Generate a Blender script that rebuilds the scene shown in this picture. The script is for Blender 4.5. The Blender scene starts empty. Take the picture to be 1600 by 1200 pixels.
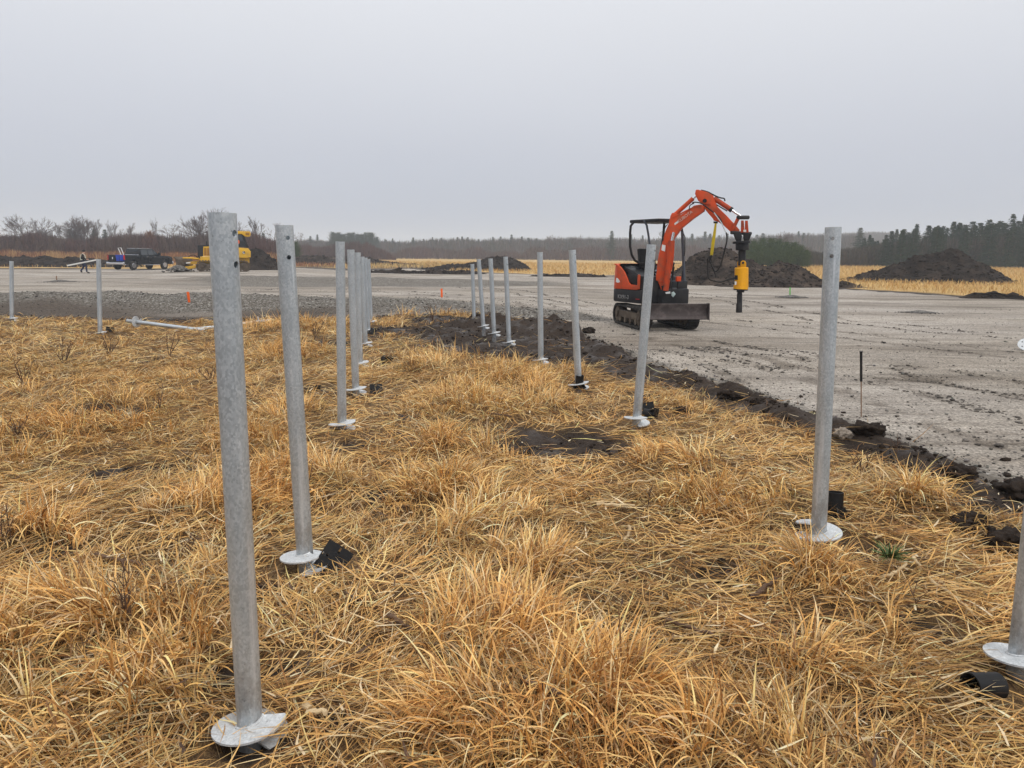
import bpy, bmesh, math, random
import numpy as np
from mathutils import Vector, Matrix
random.seed(7); RNG = np.random.default_rng(11)
SC = bpy.context.scene; COL = SC.collection
R = math.radians
# ---------------------------------------------------------------- camera
F, PITCH, ROLL, EYE = 1155.0, R(9.92), R(0.5), 1.75
fw = Vector((0, math.cos(PITCH), -math.sin(PITCH)))
_r = Vector((1, 0, 0)); _u = Vector((0, math.sin(PITCH), math.cos(PITCH)))
rt = _r * math.cos(ROLL) + _u * math.sin(ROLL)
up = _u * math.cos(ROLL) - _r * math.sin(ROLL)
CAM = Vector((0, 0, EYE))
cd = bpy.data.cameras.new('camera'); cam = bpy.data.objects.new('camera', cd); COL.objects.link(cam)
cd.sensor_width = 36; cd.lens = 36 * F / 1600; cd.clip_start = .05; cd.clip_end = 4000
cam.matrix_world = Matrix(((rt.x, up.x, -fw.x, 0), (rt.y, up.y, -fw.y, 0), (rt.z, up.z, -fw.z, EYE), (0, 0, 0, 1)))
SC.camera = cam
SC.render.resolution_x, SC.render.resolution_y = 1024, 768
# ---------------------------------------------------------------- world (overcast) and weak sun
SUN_EL, SUN_AZ = R(50), R(148)
w = bpy.data.worlds.new('World'); SC.world = w; w.use_nodes = True
nt = w.node_tree; nt.nodes.clear()
N = nt.nodes.new; Lk = nt.links.new
out = N('ShaderNodeOutputWorld'); bg = N('ShaderNodeBackground'); bg2 = N('ShaderNodeBackground'); add = N('ShaderNodeAddShader')
sky = N('ShaderNodeTexSky'); sky.sky_type = 'NISHITA'; sky.sun_disc = False; sky.sun_elevation = SUN_EL; sky.sun_rotation = SUN_AZ
sky.dust_density = 4; sky.air_density = 1
hs = N('ShaderNodeHueSaturation'); hs.inputs['Saturation'].default_value = .25
Lk(sky.outputs[0], hs.inputs['Color']); Lk(hs.outputs[0], bg.inputs[0]); bg.inputs[1].default_value = .012
tc = N('ShaderNodeTexCoord'); sp = N('ShaderNodeSeparateXYZ'); Lk(tc.outputs['Generated'], sp.inputs[0])
nz = N('ShaderNodeTexNoise'); nz.inputs['Scale'].default_value = 1.6; nz.inputs['Detail'].default_value = 4
mp = N('ShaderNodeMapping'); mp.inputs['Scale'].default_value = (1, 1, 2.2); Lk(tc.outputs['Generated'], mp.inputs[0]); Lk(mp.outputs[0], nz.inputs['Vector'])
ml = N('ShaderNodeMath'); ml.operation = 'MULTIPLY_ADD'; Lk(nz.outputs['Fac'], ml.inputs[0]); ml.inputs[1].default_value = .05; Lk(sp.outputs['Z'], ml.inputs[2])
cr = N('ShaderNodeValToRGB'); Lk(ml.outputs[0], cr.inputs[0])
E = cr.color_ramp.elements
E[0].position = 0.0; E[0].color = (.415, .462, .555, 1)
E[1].position = 1.0; E[1].color = (1.45, 1.45, 1.47, 1)
for p_, c_ in ((.06, (.445, .487, .577, 1)), (.16, (.545, .572, .645, 1)), (.30, (.71, .728, .775, 1)), (.5, (.92, .94, .98, 1))):
    e = E.new(p_); e.color = c_
Lk(cr.outputs[0], bg2.inputs[0]); bg2.inputs[1].default_value = 1.0
Lk(bg.outputs[0], add.inputs[0]); Lk(bg2.outputs[0], add.inputs[1]); Lk(add.outputs[0], out.inputs[0])
sd = bpy.data.lights.new('sun', 'SUN'); sd.energy = 1.1; sd.angle = R(14); sd.color = (1, .96, .9)
so = bpy.data.objects.new('sun', sd); COL.objects.link(so); so.location = (0, 0, 30)
sdir = Vector((math.cos(SUN_EL) * math.sin(SUN_AZ), math.cos(SUN_EL) * math.cos(SUN_AZ), math.sin(SUN_EL)))
so.rotation_euler = sdir.to_track_quat('Z', 'Y').to_euler()
SC.view_settings.view_transform = 'Standard'; SC.view_settings.look = 'None'; SC.view_settings.exposure = 0.0; SC.view_settings.gamma = 1
SC.cycles.max_bounces = 6; SC.cycles.volume_bounces = 1
# ---------------------------------------------------------------- pixel helpers (1600x1200 photograph pixels to world points)
def ray(px, py):
    d = fw + rt * ((px - 800) / F) + up * ((600 - py) / F)
    return d
def gnd(px, py, z=0.0):
    d = ray(px, py); t = (z - EYE) / d.z
    return CAM + d * t
def at(px, py, Y):
    d = ray(px, py); return CAM + d * (Y / d.y)
def onplane(px, py, p0, n):
    d = ray(px, py); return CAM + d * ((p0 - CAM).dot(n) / d.dot(n))
# ---------------------------------------------------------------- numpy noise
def _hash(ix, iy, s):
    h = (ix.astype(np.int64) * 374761393 + iy.astype(np.int64) * 668265263 + s * 974711) & 0xffffffff
    h = ((h ^ (h >> 13)) * 1274126177) & 0xffffffff
    return ((h ^ (h >> 16)) & 0xffff) / 65535.0
def vnoise(x, y, s=0):
    x = np.asarray(x, float); y = np.asarray(y, float)
    ix = np.floor(x); iy = np.floor(y); fx = x - ix; fy = y - iy
    fx = fx * fx * (3 - 2 * fx); fy = fy * fy * (3 - 2 * fy)
    a = _hash(ix, iy, s); b = _hash(ix + 1, iy, s); c = _hash(ix, iy + 1, s); d = _hash(ix + 1, iy + 1, s)
    return (a + (b - a) * fx) * (1 - fy) + (c + (d - c) * fx) * fy
def fbm(x, y, sc, o=3, s=0):
    v = 0; a = .5; t = 0
    for k in range(o):
        v = v + a * (vnoise(np.asarray(x) / sc + 17.3 * k, np.asarray(y) / sc - 9.1 * k, s + k)); t += a; a *= .5; sc *= .5
    return v / t * 2 - 1
def sst(a, b, v):
    t = np.clip((v - a) / (b - a), 0, 1); return t * t * (3 - 2 * t)
# ---------------------------------------------------------------- plan: gravel pad outline
near_px = [(-500, 489), (-200, 490), (0, 493), (150, 497), (300, 500), (430, 497), (560, 497), (700, 492), (770, 492), (810, 499), (850, 506), (900, 522), (960, 549),
           (1040, 580), (1130, 603), (1220, 637), (1320, 672), (1420, 712), (1500, 740), (1600, 788)]
far_px = [(1900, 494), (1600, 469), (1480, 463), (1330, 453), (1250, 447), (1100, 437), (960, 430), (830, 429), (700, 425), (640, 420), (560, 423), (420, 417), (270, 421), (130, 421), (0, 420), (-500, 417)]
PAD = [tuple(gnd(*p)[:2]) for p in near_px] + [(4.1, 3.6), (4.6, 1), (5.4, -8), (120, -8), (110, 18)] + [tuple(gnd(*p)[:2]) for p in far_px]
NEARN = len(near_px) + 3
def padsd(x, y):
    """signed distance to the gravel pad outline, positive inside; and distance to its near edge"""
    x = np.asarray(x, float); y = np.asarray(y, float)
    ins = np.zeros(x.shape, bool); dm = np.full(x.shape, 1e9); dn = np.full(x.shape, 1e9)
    n = len(PAD)
    for i in range(n):
        x0, y0 = PAD[i]; x1, y1 = PAD[(i + 1) % n]
        if y0 != y1:
            c = ((y0 > y) != (y1 > y)) & (x < (x1 - x0) * (y - y0) / (y1 - y0) + x0); ins ^= c
        ex, ey = x1 - x0, y1 - y0; t = np.clip(((x - x0) * ex + (y - y0) * ey) / (ex * ex + ey * ey), 0, 1)
        d = np.hypot(x - x0 - t * ex, y - y0 - t * ey); dm = np.minimum(dm, d)
        if i < NEARN - 1: dn = np.minimum(dn, d)
    return np.where(ins, dm, -dm), dn, ins
def gsum(x, y, pts, k=1.0):
    v = np.zeros(np.shape(x))
    for p in pts:
        g = gnd(p[0], p[1]); r = p[2] * k
        v = np.maximum(v, np.exp(-((x - g.x) ** 2 + ((y - g.y) / p[3] if len(p) > 3 else (y - g.y)) ** 2) / (r * r)))
    return v
TALL = [(700, 1150, .35), (860, 1160, .3), (710, 1010, .35), (800, 1000, .3), (800, 900, .4), (740, 850, .4), (680, 780, .45), (850, 830, .4), (700, 700, .5), (650, 640, .5), (720, 640, .6), (800, 700, .5),
        (640, 580, .7), (700, 560, .8), (860, 620, .6), (900, 640, .5), (800, 600, .8), (620, 520, 1.), (660, 500, 1.2), (1000, 690, .5), (1060, 730, .4), (1100, 800, .4), (1000, 640, .4),
        (100, 1150, .35), (250, 1100, .35), (300, 950, .4), (200, 1000, .35), (60, 1000, .4), (400, 900, .35), (350, 800, .5), (330, 1000, .35), (480, 760, .4), (430, 700, .5), (60, 850, .4), (200, 640, .7),
        (100, 680, .6), (470, 560, .9), (450, 515, 1.2), (560, 515, 1.2), (1200, 800, .4), (1280, 920, .35), (1400, 960, .35), (1250, 1050, .3), (1150, 1150, .3), (1500, 1100, .3), (1450, 1020, .3),
        (1580, 1150, .3), (1250, 660, .4), (1450, 800, .4), (1380, 710, .3), (1330, 690, .3), (950, 1080, .3), (1000, 1160, .3), (680, 500, 1.), (840, 585, .6), (500, 650, .5), (1560, 850, .2)]
FLAT = [(560, 1120, .3), (540, 1000, .35), (540, 940, .35), (560, 820, .4), (590, 740, .4), (600, 680, .45), (605, 640, .5), (600, 600, .6), (1000, 950, .4), (950, 820, .45), (900, 770, .45), (860, 740, .5), (1050, 880, .4),
        (1100, 1000, .3), (1050, 1020, .3), (1350, 840, .4), (1450, 890, .35), (1510, 950, .3), (250, 850, .35), (200, 780, .4), (150, 760, .4), (880, 690, .8, .6), (480, 1080, .3), (1150, 690, .5), (1200, 740, .4), (600, 890, .3)]
MUD = [(882, 692, .78, .8), (760, 522, 2.6, .8), (850, 528, 2.2), (930, 560, 1.6), (770, 548, 1.6), (880, 560, 1.0), (700, 505, 1.2), (1000, 590, .8), (1080, 603, .55), (230, 567, .35), (510, 540, .8), (490, 612, .35), (600, 522, .8), (1590, 800, .45), (1520, 812, .18),
       (1240, 840, .16), (400, 1168, .12), (820, 1100, .08), (200, 655, .25), (170, 748, .2), (220, 840, .12), (800, 985, .12), (1400, 870, .14), (100, 490, 2.5, .4), (300, 495, 2.5, .4), (1000, 625, .3), (1460, 720, .3), (130, 655, .3), (60, 660, .25), (250, 740, .22), (80, 880, .14), (250, 905, .2, .6), (420, 930, .12), (150, 1140, .12), (540, 1130, .1), (440, 1050, .1), (700, 930, .1), (960, 1010, .12), (1340, 1120, .12), (1080, 760, .2), (1180, 790, .15), (1330, 870, .18), (1440, 1000, .13), (350, 1060, .1), (600, 780, .14), (560, 700, .2), (760, 600, .3), (1120, 900, .12), (1240, 1000, .1), (880, 1180, .08), (1180, 1110, .1), (20, 1000, .12)]
def mudmask(x, y, sd, dn):
    m = gsum(x, y, MUD)
    n = fbm(x, y, .5, 3, 5)
    band = np.exp(-(np.minimum(sd, 0) / np.interp(y, [4, 7, 9, 11, 14, 19, 24], [.75, .62, .85, 1.1, 1.4, 1.0, .6])) ** 2) * (sd < .25)
    return np.clip(sst(.28, .62, np.maximum(m, band * .95) + .28 * n), 0, 1)
def tallmask(x, y):
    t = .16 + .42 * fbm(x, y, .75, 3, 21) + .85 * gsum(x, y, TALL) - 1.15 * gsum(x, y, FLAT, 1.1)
    for px, py in ((391, 1138), (477, 874), (534, 664), (556, 610), (562, 569), (571, 538), (576, 517), (845, 564), (904, 602), (995, 656), (1279, 832), (1594, 1026), (1545, 1060), (905, 606), (1012, 648), (590, 612), (606, 568), (156, 521), (230, 505), (18, 499), (280, 511), (1304, 800), (525, 884), (395, 505)):
        g = gnd(px, py); d = g.y; t = t - 1.5 * np.exp(-((x - g.x) / .26) ** 2 - ((y - g.y + .10 * d ** .8) / (.10 * d ** .8 + .2)) ** 2)
    return np.clip(t, 0, 1)
BUMPS = [(880, 690, .6, -.03, .7), (760, 512, 1.0, .22, .5), (873, 515, 1.1, .18, .6), (905, 522, .9, .2, .6)]
def H(x, y, extra=True):
    x = np.asarray(x, float); y = np.asarray(y, float)
    sd, dn, ins = padsd(x, y)
    far = sst(60, 140, np.hypot(x, y))
    h = .035 * fbm(x, y, 2.3, 3, 1)
    out_ = ~ins
    # gravel ridge along the back of the grass on the left
    prof = np.interp(x, [-40, -20, -12, -6, -2, 1, 3.5], [.30, .33, .36, .30, .20, .10, 0])
    yb = np.interp(x, [-40, -14, -2, 3], [20.8, 21.0, 21.6, 20.0])
    h = h + prof * (sst(-.6, 2.6, y - yb) - sst(3.2, 9, y - yb)) * (1 + .5 * fbm(x, y, 1.4, 3, 8))
    h = h + .25 * np.exp(-(((x + 21) / 10) ** 2 + ((y - 59) / 9) ** 2) ** 2)
    h = h + .22 * np.exp(-(((x + 9) / 9) ** 2 + ((y - 47) / 2.2) ** 2)) * (1 + .6 * fbm(x, y, 1.7, 3, 9)) + .3 * np.exp(-(((x + 17) / 3.2) ** 2 + ((y - 46) / 2.2) ** 2)) * (1 + .4 * fbm(x, y, .8, 3, 19))
    nearpad = ins & (y < 60)
    h = h + np.where(ins, .016 * fbm(x, y, .6, 3, 2) + .05 * fbm(x * .35, y * 1.0, 2.6, 2, 3) , 0)
    # soil thrown up along the cut edge
    berm = np.exp(-((sd + .18) / .28) ** 2) * (dn < 2) * (x > .4)
    h = h + berm * (.05 + .10 * np.clip(fbm(x, y, .55, 3, 4), -.6, 1))
    if extra:
        m = (y < 24) & out_
        if np.any(m):
            xx, yy = x[m], y[m]; add_ = .05 * fbm(xx, yy, .35, 3, 6) + .09 * tallmask(xx, yy) + .02
            mm = mudmask(xx, yy, sd[m], dn[m]); add_ = add_ + mm * (.085 * fbm(xx, yy, .2, 3, 7) - .02)
            for b in BUMPS:
                g = gnd(b[0], b[1]); add_ = add_ + b[3] * np.exp(-(((xx - g.x) / b[2]) ** 2 + ((yy - g.y) / (b[2] * b[4])) ** 2)) * (1 + .8 * fbm(xx, yy, .3, 3, 31))
            h[m] += add_
    # the land rises slightly to the right behind the field, a wooded hill far off
    h = h + (17 * np.exp(-(((x - 300) / 110) ** 2 + ((y - 640) / 110) ** 2))) + (6 * np.exp(-(((x + 170) / 120) ** 2 + ((y - 700) / 90) ** 2)))
    return h
def gndH(px, py, dz=0.0):
    z = .05
    for _ in range(5):
        g = gnd(px, py, z + dz); z = float(H(np.array([g.x]), np.array([g.y]))[0])
    return gnd(px, py, z + dz)
def H1(x, y):
    return float(H(np.array([x]), np.array([y]))[0])
# ---------------------------------------------------------------- object helpers
ORG = {}
def tag(o, label=None, cat=None, group=None, kind=None):
    if label: o['label'] = label
    if cat: o['category'] = cat
    if group: o['group'] = group
    if kind: o['kind'] = kind
    return o
def thing(name, label, cat, loc=(0, 0, 0), group=None, rz=0):
    o = bpy.data.objects.new(name, None); COL.objects.link(o); o.location = loc; o.rotation_euler = (0, 0, rz)
    ORG[o] = Vector(loc); return tag(o, label, cat, group)
class MB:
    def __init__(s): s.v = []; s.f = []
    def add(s, vs, fs):
        n = len(s.v); s.v += [tuple(v) for v in vs]; s.f += [tuple(i + n for i in f) for f in fs]; return s
    def hexa(s, b, t):      # bottom 4, top 4 points
        return s.add(list(b) + list(t), [(3, 2, 1, 0), (4, 5, 6, 7), (0, 1, 5, 4), (1, 2, 6, 5), (2, 3, 7, 6), (3, 0, 4, 7)])
    def box(s, c, sz, fr=None):
        c = Vector(c); x, y, z = [k / 2 for k in sz]
        P = lambda a, b, d: (c + Vector((a, b, d))) if fr is None else fr(c.x + a, c.y + b, c.z + d)
        return s.hexa([P(-x, -y, -z), P(x, -y, -z), P(x, y, -z), P(-x, y, -z)], [P(-x, -y, z), P(x, -y, z), P(x, y, z), P(-x, y, z)])
    def prism(s, pts, nvec):   # planar polygon centred on its plane, thickness along nvec
        n = len(pts); h = Vector(nvec) / 2
        a = [Vector(p) - h for p in pts]; b = [Vector(p) + h for p in pts]
        return s.add(a + b, [tuple(range(n))[::-1], tuple(range(n, 2 * n))] + [(i, (i + 1) % n, n + (i + 1) % n, n + i) for i in range(n)])
    def ring(s, c, ax, r, k, ph=0):
        ax = Vector(ax).normalized(); u = ax.orthogonal().normalized(); v = ax.cross(u)
        return [Vector(c) + (u * math.cos(ph + 2 * math.pi * i / k) + v * math.sin(ph + 2 * math.pi * i / k)) * r for i in range(k)]
    def tube(s, path, r, k=10, caps=True):
        path = [Vector(p) for p in path]; n = len(path); rr = r if isinstance(r, (list, tuple)) else [r] * n
        rings = []; u = None
        for i, p in enumerate(path):
            d = (path[min(i + 1, n - 1)] - path[max(i - 1, 0)]).normalized()
            if u is None: u = d.orthogonal().normalized()
            u = (u - d * u.dot(d)).normalized(); v = d.cross(u)
            rings += [p + (u * math.cos(2 * math.pi * j / k) + v * math.sin(2 * math.pi * j / k)) * rr[i] for j in range(k)]
        fs = [(i * k + j, i * k + (j + 1) % k, (i + 1) * k + (j + 1) % k, (i + 1) * k + j) for i in range(n - 1) for j in range(k)]
        if caps: fs += [tuple(range(k))[::-1], tuple(range((n - 1) * k, n * k))]
        return s.add(rings, fs)
    def ball(s, c, r, k=8, sq=(1, 1, 1)):
        vs = []; fs = []
        for i in range(k + 1):
            t = math.pi * i / k
            for j in range(2 * k):
                p = math.pi * j / k; vs.append((c[0] + r * sq[0] * math.sin(t) * math.cos(p), c[1] + r * sq[1] * math.sin(t) * math.sin(p), c[2] + r * sq[2] * math.cos(t)))
        for i in range(k):
            for j in range(2 * k): fs.append((i * 2 * k + j, i * 2 * k + (j + 1) % (2 * k), (i + 1) * 2 * k + (j + 1) % (2 * k), (i + 1) * 2 * k + j))
        return s.add(vs, fs)
    def build(s, name, mat, parent=None, bevel=0, smooth=35, loc=None):
        org = Vector((0, 0, 0))
        if parent is not None: org = ORG.get(parent, org)
        elif loc is not None: org = Vector(loc)
        me = bpy.data.meshes.new(name); me.from_pydata([tuple(Vector(v) - org) for v in s.v], [], s.f)
        bm = bmesh.new(); bm.from_mesh(me); bmesh.ops.remove_doubles(bm, verts=bm.verts, dist=1e-5)
        bmesh.ops.recalc_face_normals(bm, faces=bm.faces)
        if bevel:
            es = [e for e in bm.edges if len(e.link_faces) == 2 and e.calc_face_angle(0) > R(30)]
            bmesh.ops.bevel(bm, geom=es, offset=bevel, segments=2, affect='EDGES', profile=.6, clamp_overlap=True)
        bm.to_mesh(me); bm.free()
        if smooth: me.shade_smooth(); me.set_sharp_from_angle(angle=R(smooth))
        me.materials.append(mat)
        o = bpy.data.objects.new(name, me); COL.objects.link(o)
        if parent is not None: o.parent = parent
        else: o.location = org
        ORG[o] = org
        return o
def np_mesh(name, verts, faces, mat, col=None, cols=None, smooth=False):
    """verts (n,3), faces (m,k)"""
    me = bpy.data.meshes.new(name); m, k = faces.shape
    me.vertices.add(len(verts)); me.vertices.foreach_set('co', np.ascontiguousarray(verts, np.float32).ravel())
    me.loops.add(m * k); me.loops.foreach_set('vertex_index', np.ascontiguousarray(faces, np.int32).ravel())
    me.polygons.add(m); me.polygons.foreach_set('loop_start', np.arange(0, m * k, k, dtype=np.int32))
    if cols is not None:
        for nm, c in cols.items():
            if c.ndim == 1:
                a = me.attributes.new(nm, 'FLOAT', 'POINT'); a.data.foreach_set('value', c.astype(np.float32))
            else:
                a = me.attributes.new(nm, 'FLOAT_COLOR', 'POINT')
                cc = np.ones((len(c), 4), np.float32); cc[:, :3] = c; a.data.foreach_set('color', cc.ravel())
    me.update(calc_edges=True)
    if smooth: me.shade_smooth()
    me.materials.append(mat)
    o = bpy.data.objects.new(name, me); COL.objects.link(o); return o
def copytree(root, loc=None):
    c = root.copy(); COL.objects.link(c)
    if loc is not None: c.location = loc
    for ch in root.children:
        d = ch.copy(); COL.objects.link(d); d.parent = c
        for g in ch.children:
            e = g.copy(); COL.objects.link(e); e.parent = d
    return c
# ---------------------------------------------------------------- materials
class Mat:
    def __init__(s, name, rough=.6, metal=0, col=(.5, .5, .5)):
        s.m = bpy.data.materials.new(name); s.m.use_nodes = True; s.t = s.m.node_tree; s.n = s.t.nodes; s.b = s.n['Principled BSDF']
        s.b.inputs['Roughness'].default_value = rough; s.b.inputs['Metallic'].default_value = metal; s.b.inputs['Base Color'].default_value = (*col, 1)
        s.b.inputs['Specular IOR Level'].default_value = .5 if metal > .3 else .22; s.tc = None
    def new(s, k, **kw):
        q = s.n.new(k)
        for a, b in kw.items(): setattr(q, a, b)
        return q
    def lk(s, a, b): s.t.links.new(a, b)
    def coord(s, scale=(1, 1, 1)):
        if s.tc is None: s.tc = s.new('ShaderNodeTexCoord')
        m = s.new('ShaderNodeMapping'); m.inputs['Scale'].default_value = scale; s.lk(s.tc.outputs['Object'], m.inputs[0]); return m.outputs[0]
    def noise(s, scale, detail=4, rough=.55, st=(1, 1, 1), dist=0):
        q = s.new('ShaderNodeTexNoise'); q.inputs['Scale'].default_value = scale; q.inputs['Detail'].default_value = detail; q.inputs['Roughness'].default_value = rough; q.inputs['Distortion'].default_value = dist
        s.lk(s.coord(st), q.inputs['Vector']); return q.outputs['Fac']
    def voro(s, scale, out='Color', st=(1, 1, 1), feat='F1'):
        q = s.new('ShaderNodeTexVoronoi'); q.feature = feat; q.inputs['Scale'].default_value = scale; s.lk(s.coord(st), q.inputs['Vector']); return q.outputs[out]
    def ramp(s, fac, stops):
        q = s.new('ShaderNodeValToRGB'); e = q.color_ramp.elements
        while len(e) > 1: e.remove(e[0])
        e[0].position = stops[0][0]; e[0].color = (*stops[0][1], 1)
        for p, c in stops[1:]:
            k = e.new(p); k.color = (*c, 1)
        s.lk(fac, q.inputs[0]); return q.outputs[0]
    def mix(s, fac, a, b, mode='MIX'):
        q = s.new('ShaderNodeMix', data_type='RGBA', blend_type=mode)
        for i, v in ((0, fac), (6, a), (7, b)):
            if hasattr(v, 'is_linked') or hasattr(v, 'links'): s.lk(v, q.inputs[i])
            else: q.inputs[i].default_value = v if i == 0 else (*v, 1)
        return q.outputs[2]
    def math(s, op, a, b=0.0, clamp=False):
        q = s.new('ShaderNodeMath', operation=op); q.use_clamp = clamp
        for i, v in ((0, a), (1, b)):
            if hasattr(v, 'links'): s.lk(v, q.inputs[i])
            else: q.inputs[i].default_value = v
        return q.outputs[0]
    def attr(s, nm, out='Fac'):
        q = s.new('ShaderNodeAttribute', attribute_name=nm); return q.outputs[out]
    def col(s, c): s.lk(c, s.b.inputs['Base Color']); return s
    def rgh(s, c): s.lk(c, s.b.inputs['Roughness']); return s
    def bump(s, h, st=.3, d=.01):
        q = s.new('ShaderNodeBump'); q.inputs['Strength'].default_value = st; q.inputs['Distance'].default_value = d; s.lk(h, q.inputs['Height'])
        s.lk(q.outputs[0], s.b.inputs['Normal']); return s
def paint(name, c, rough=.45, metal=0, dirt=(.16, .13, .1), amt=.5, sc=4, bump=0):
    m = Mat(name, rough, metal)
    n = m.noise(sc, 6, .65); n2 = m.noise(sc * 9, 3)
    f = m.ramp(n, [(.45, (0, 0, 0)), (.72, (amt, amt, amt))])
    c2 = m.mix(m.ramp(n2, [(.3, (0, 0, 0)), (.7, (.25, .25, .25))]), c, tuple(k * .7 for k in c))
    m.col(m.mix(f, c2, dirt)); m.rgh(m.ramp(n, [(.4, (rough,) * 3), (.7, (min(.95, rough + .35),) * 3)]))
    if bump: m.bump(n, bump)
    return m.m
M = {}
# galvanised steel: mottled spangle, pale streaks, small scuffs
def galv(name, a, b, c, rough=.5, metal=.45):
    m = Mat(name, rough, metal)
    v = m.voro(150, 'Color', (1, 1, .7)); g = m.new('ShaderNodeRGBToBW'); m.lk(v, g.inputs[0])
    n = m.noise(9, 5, .6, (1, 1, .35)); n3 = m.noise(60, 3, .6)
    f = m.math('ADD', m.math('MULTIPLY', g.outputs[0], .34), m.math('MULTIPLY', n, .50))
    col_ = m.ramp(f, [(.28, a), (.48, b), (.68, c)])
    streak = m.ramp(m.noise(26, 3, .5, (1, 1, .05)), [(.58, (0, 0, 0)), (.72, (.5, .5, .5))])
    col_ = m.mix(streak, col_, tuple(min(1, k * 1.35) for k in c))
    scuff = m.ramp(n3, [(.66, (0, 0, 0)), (.74, (.5, .5, .5))])
    col_ = m.mix(scuff, col_, (.13, .13, .13))
    sz = m.new('ShaderNodeSeparateXYZ'); m.coord(); m.lk(m.tc.outputs['Object'], sz.inputs[0])
    low = m.math('MULTIPLY', m.math('SUBTRACT', 1.0, m.math('MULTIPLY', sz.outputs['Z'], 2.2), True), m.ramp(m.noise(11, 5, .65, (1, 1, .5)), [(.42, (0, 0, 0)), (.62, (.75, .75, .75) if metal > .3 else (.18, .18, .18))]))
    col_ = m.mix(low, col_, (.17, .13, .10))
    m.col(col_); m.rgh(m.ramp(f, [(.3, (rough - .1,) * 3), (.7, (rough + .15,) * 3)])); m.bump(m.math('ADD', g.outputs[0], n3), .06, .003)
    return m.m
M['galv'] = galv('galvanised pipe', (.37, .41, .44), (.49, .53, .555), (.63, .66, .68), .42, .55)
M['galv2'] = galv('galvanised plate', (.44, .46, .47), (.58, .60, .61), (.70, .72, .72), .55, .2)
m = Mat('pipe inside', .8, .2, (.1, .1, .1)); M['bore'] = m.m
M['orange'] = paint('machine orange paint', (.60, .072, .018), .42, amt=.75, sc=5.5, dirt=(.22, .09, .05))
M['orange_worn'] = paint('worn orange paint', (.50, .06, .015), .55, amt=.8, sc=5, dirt=(.14, .06, .04))
M['black'] = paint('black machine paint', (.018, .018, .02), .4, amt=.35, dirt=(.08, .07, .06))
M['rubber'] = paint('dusty rubber', (.022, .021, .02), .85, amt=.8, dirt=(.10, .085, .07), sc=6, bump=.4)
M['dusty'] = paint('dusty steel', (.10, .075, .055), .8, .2, amt=.9, dirt=(.2, .165, .125), sc=5, bump=.3)
M['blade'] = paint('worn blade steel', (.062, .048, .046), .6, .4, amt=.8, dirt=(.2, .17, .16), sc=5, bump=.3)
M['yellow'] = paint('yellow paint', (.78, .36, .01), .42, amt=.25, dirt=(.3, .2, .08))
M['dozer'] = paint('dozer yellow paint', (.70, .40, .03), .5, amt=.5, dirt=(.25, .17, .09), sc=2.5)
M['chrome'] = Mat('chrome rod', .18, .9, (.75, .75, .77)).m
M['postgrey'] = paint('grey canopy post', (.10, .115, .14), .45, amt=.3)
M['white'] = paint('white decal', (.75, .75, .73), .5, amt=.3, dirt=(.4, .38, .35))
M['mint'] = paint('pale decal', (.50, .62, .60), .5, amt=.2)
M['louvre'] = paint('louvre paint', (.32, .15, .02), .6, amt=.4)
M['carpaint'] = paint('black car paint', (.008, .009, .011), .18, amt=.25, dirt=(.05, .045, .04), sc=1.2)
m = Mat('window glass', .08, 0, (.03, .035, .04)); m.b.inputs['Specular IOR Level'].default_value = .6; M['glass'] = m.m
M['carpaint'].node_tree.nodes['Principled BSDF'].inputs['Specular IOR Level'].default_value = .3
M['greydecal'] = paint('grey decal', (.28, .28, .28), .5, amt=.4)
M['pinkdecal'] = paint('faded decal', (.72, .50, .42), .5, amt=.4)
m = Mat('clear cab glass', .05, 0, (.9, .93, .92)); m.b.inputs['Transmission Weight'].default_value = .9; m.b.inputs['IOR'].default_value = 1.05; M['cabglass'] = m.m
M['blue'] = paint('blue plastic', (.02, .06, .42), .4, amt=.2)
M['red'] = paint('red lens', (.5, .012, .015), .25, amt=.1)
M['bracket'] = paint('black coated steel', (.010, .010, .011), .42, .1, amt=.25, dirt=(.06, .055, .05), sc=9)
M['stakeo'] = paint('orange stake paint', (.85, .13, .02), .7, amt=.2)
M['wood'] = paint('stake wood', (.33, .22, .13), .8, amt=.4, dirt=(.16, .1, .06), sc=12)
M['green'] = paint('green stake paint', (.05, .42, .03), .6, amt=.2)
M['rust'] = paint('rusty rod', (.22, .13, .08), .8, amt=.5, dirt=(.32, .24, .17), sc=14)
M['hose'] = paint('rubber hose', (.012, .012, .013), .45, amt=.2)
M['sling'] = paint('yellow sling webbing', (.55, .40, .02), .8, amt=.5, sc=8, dirt=(.25, .2, .06))
M['skin'] = Mat('skin', .55, 0, (.45, .27, .2)).m
M['jacket'] = paint('black jacket', (.012, .013, .015), .8, amt=.1)
M['jeans'] = paint('blue jeans', (.02, .03, .07), .85, amt=.2)
M['hivis'] = Mat('reflective tape', .5, 0, (.62, .62, .5)).m
M['plank'] = paint('white board', (.72, .71, .67), .6, amt=.2)
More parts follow.
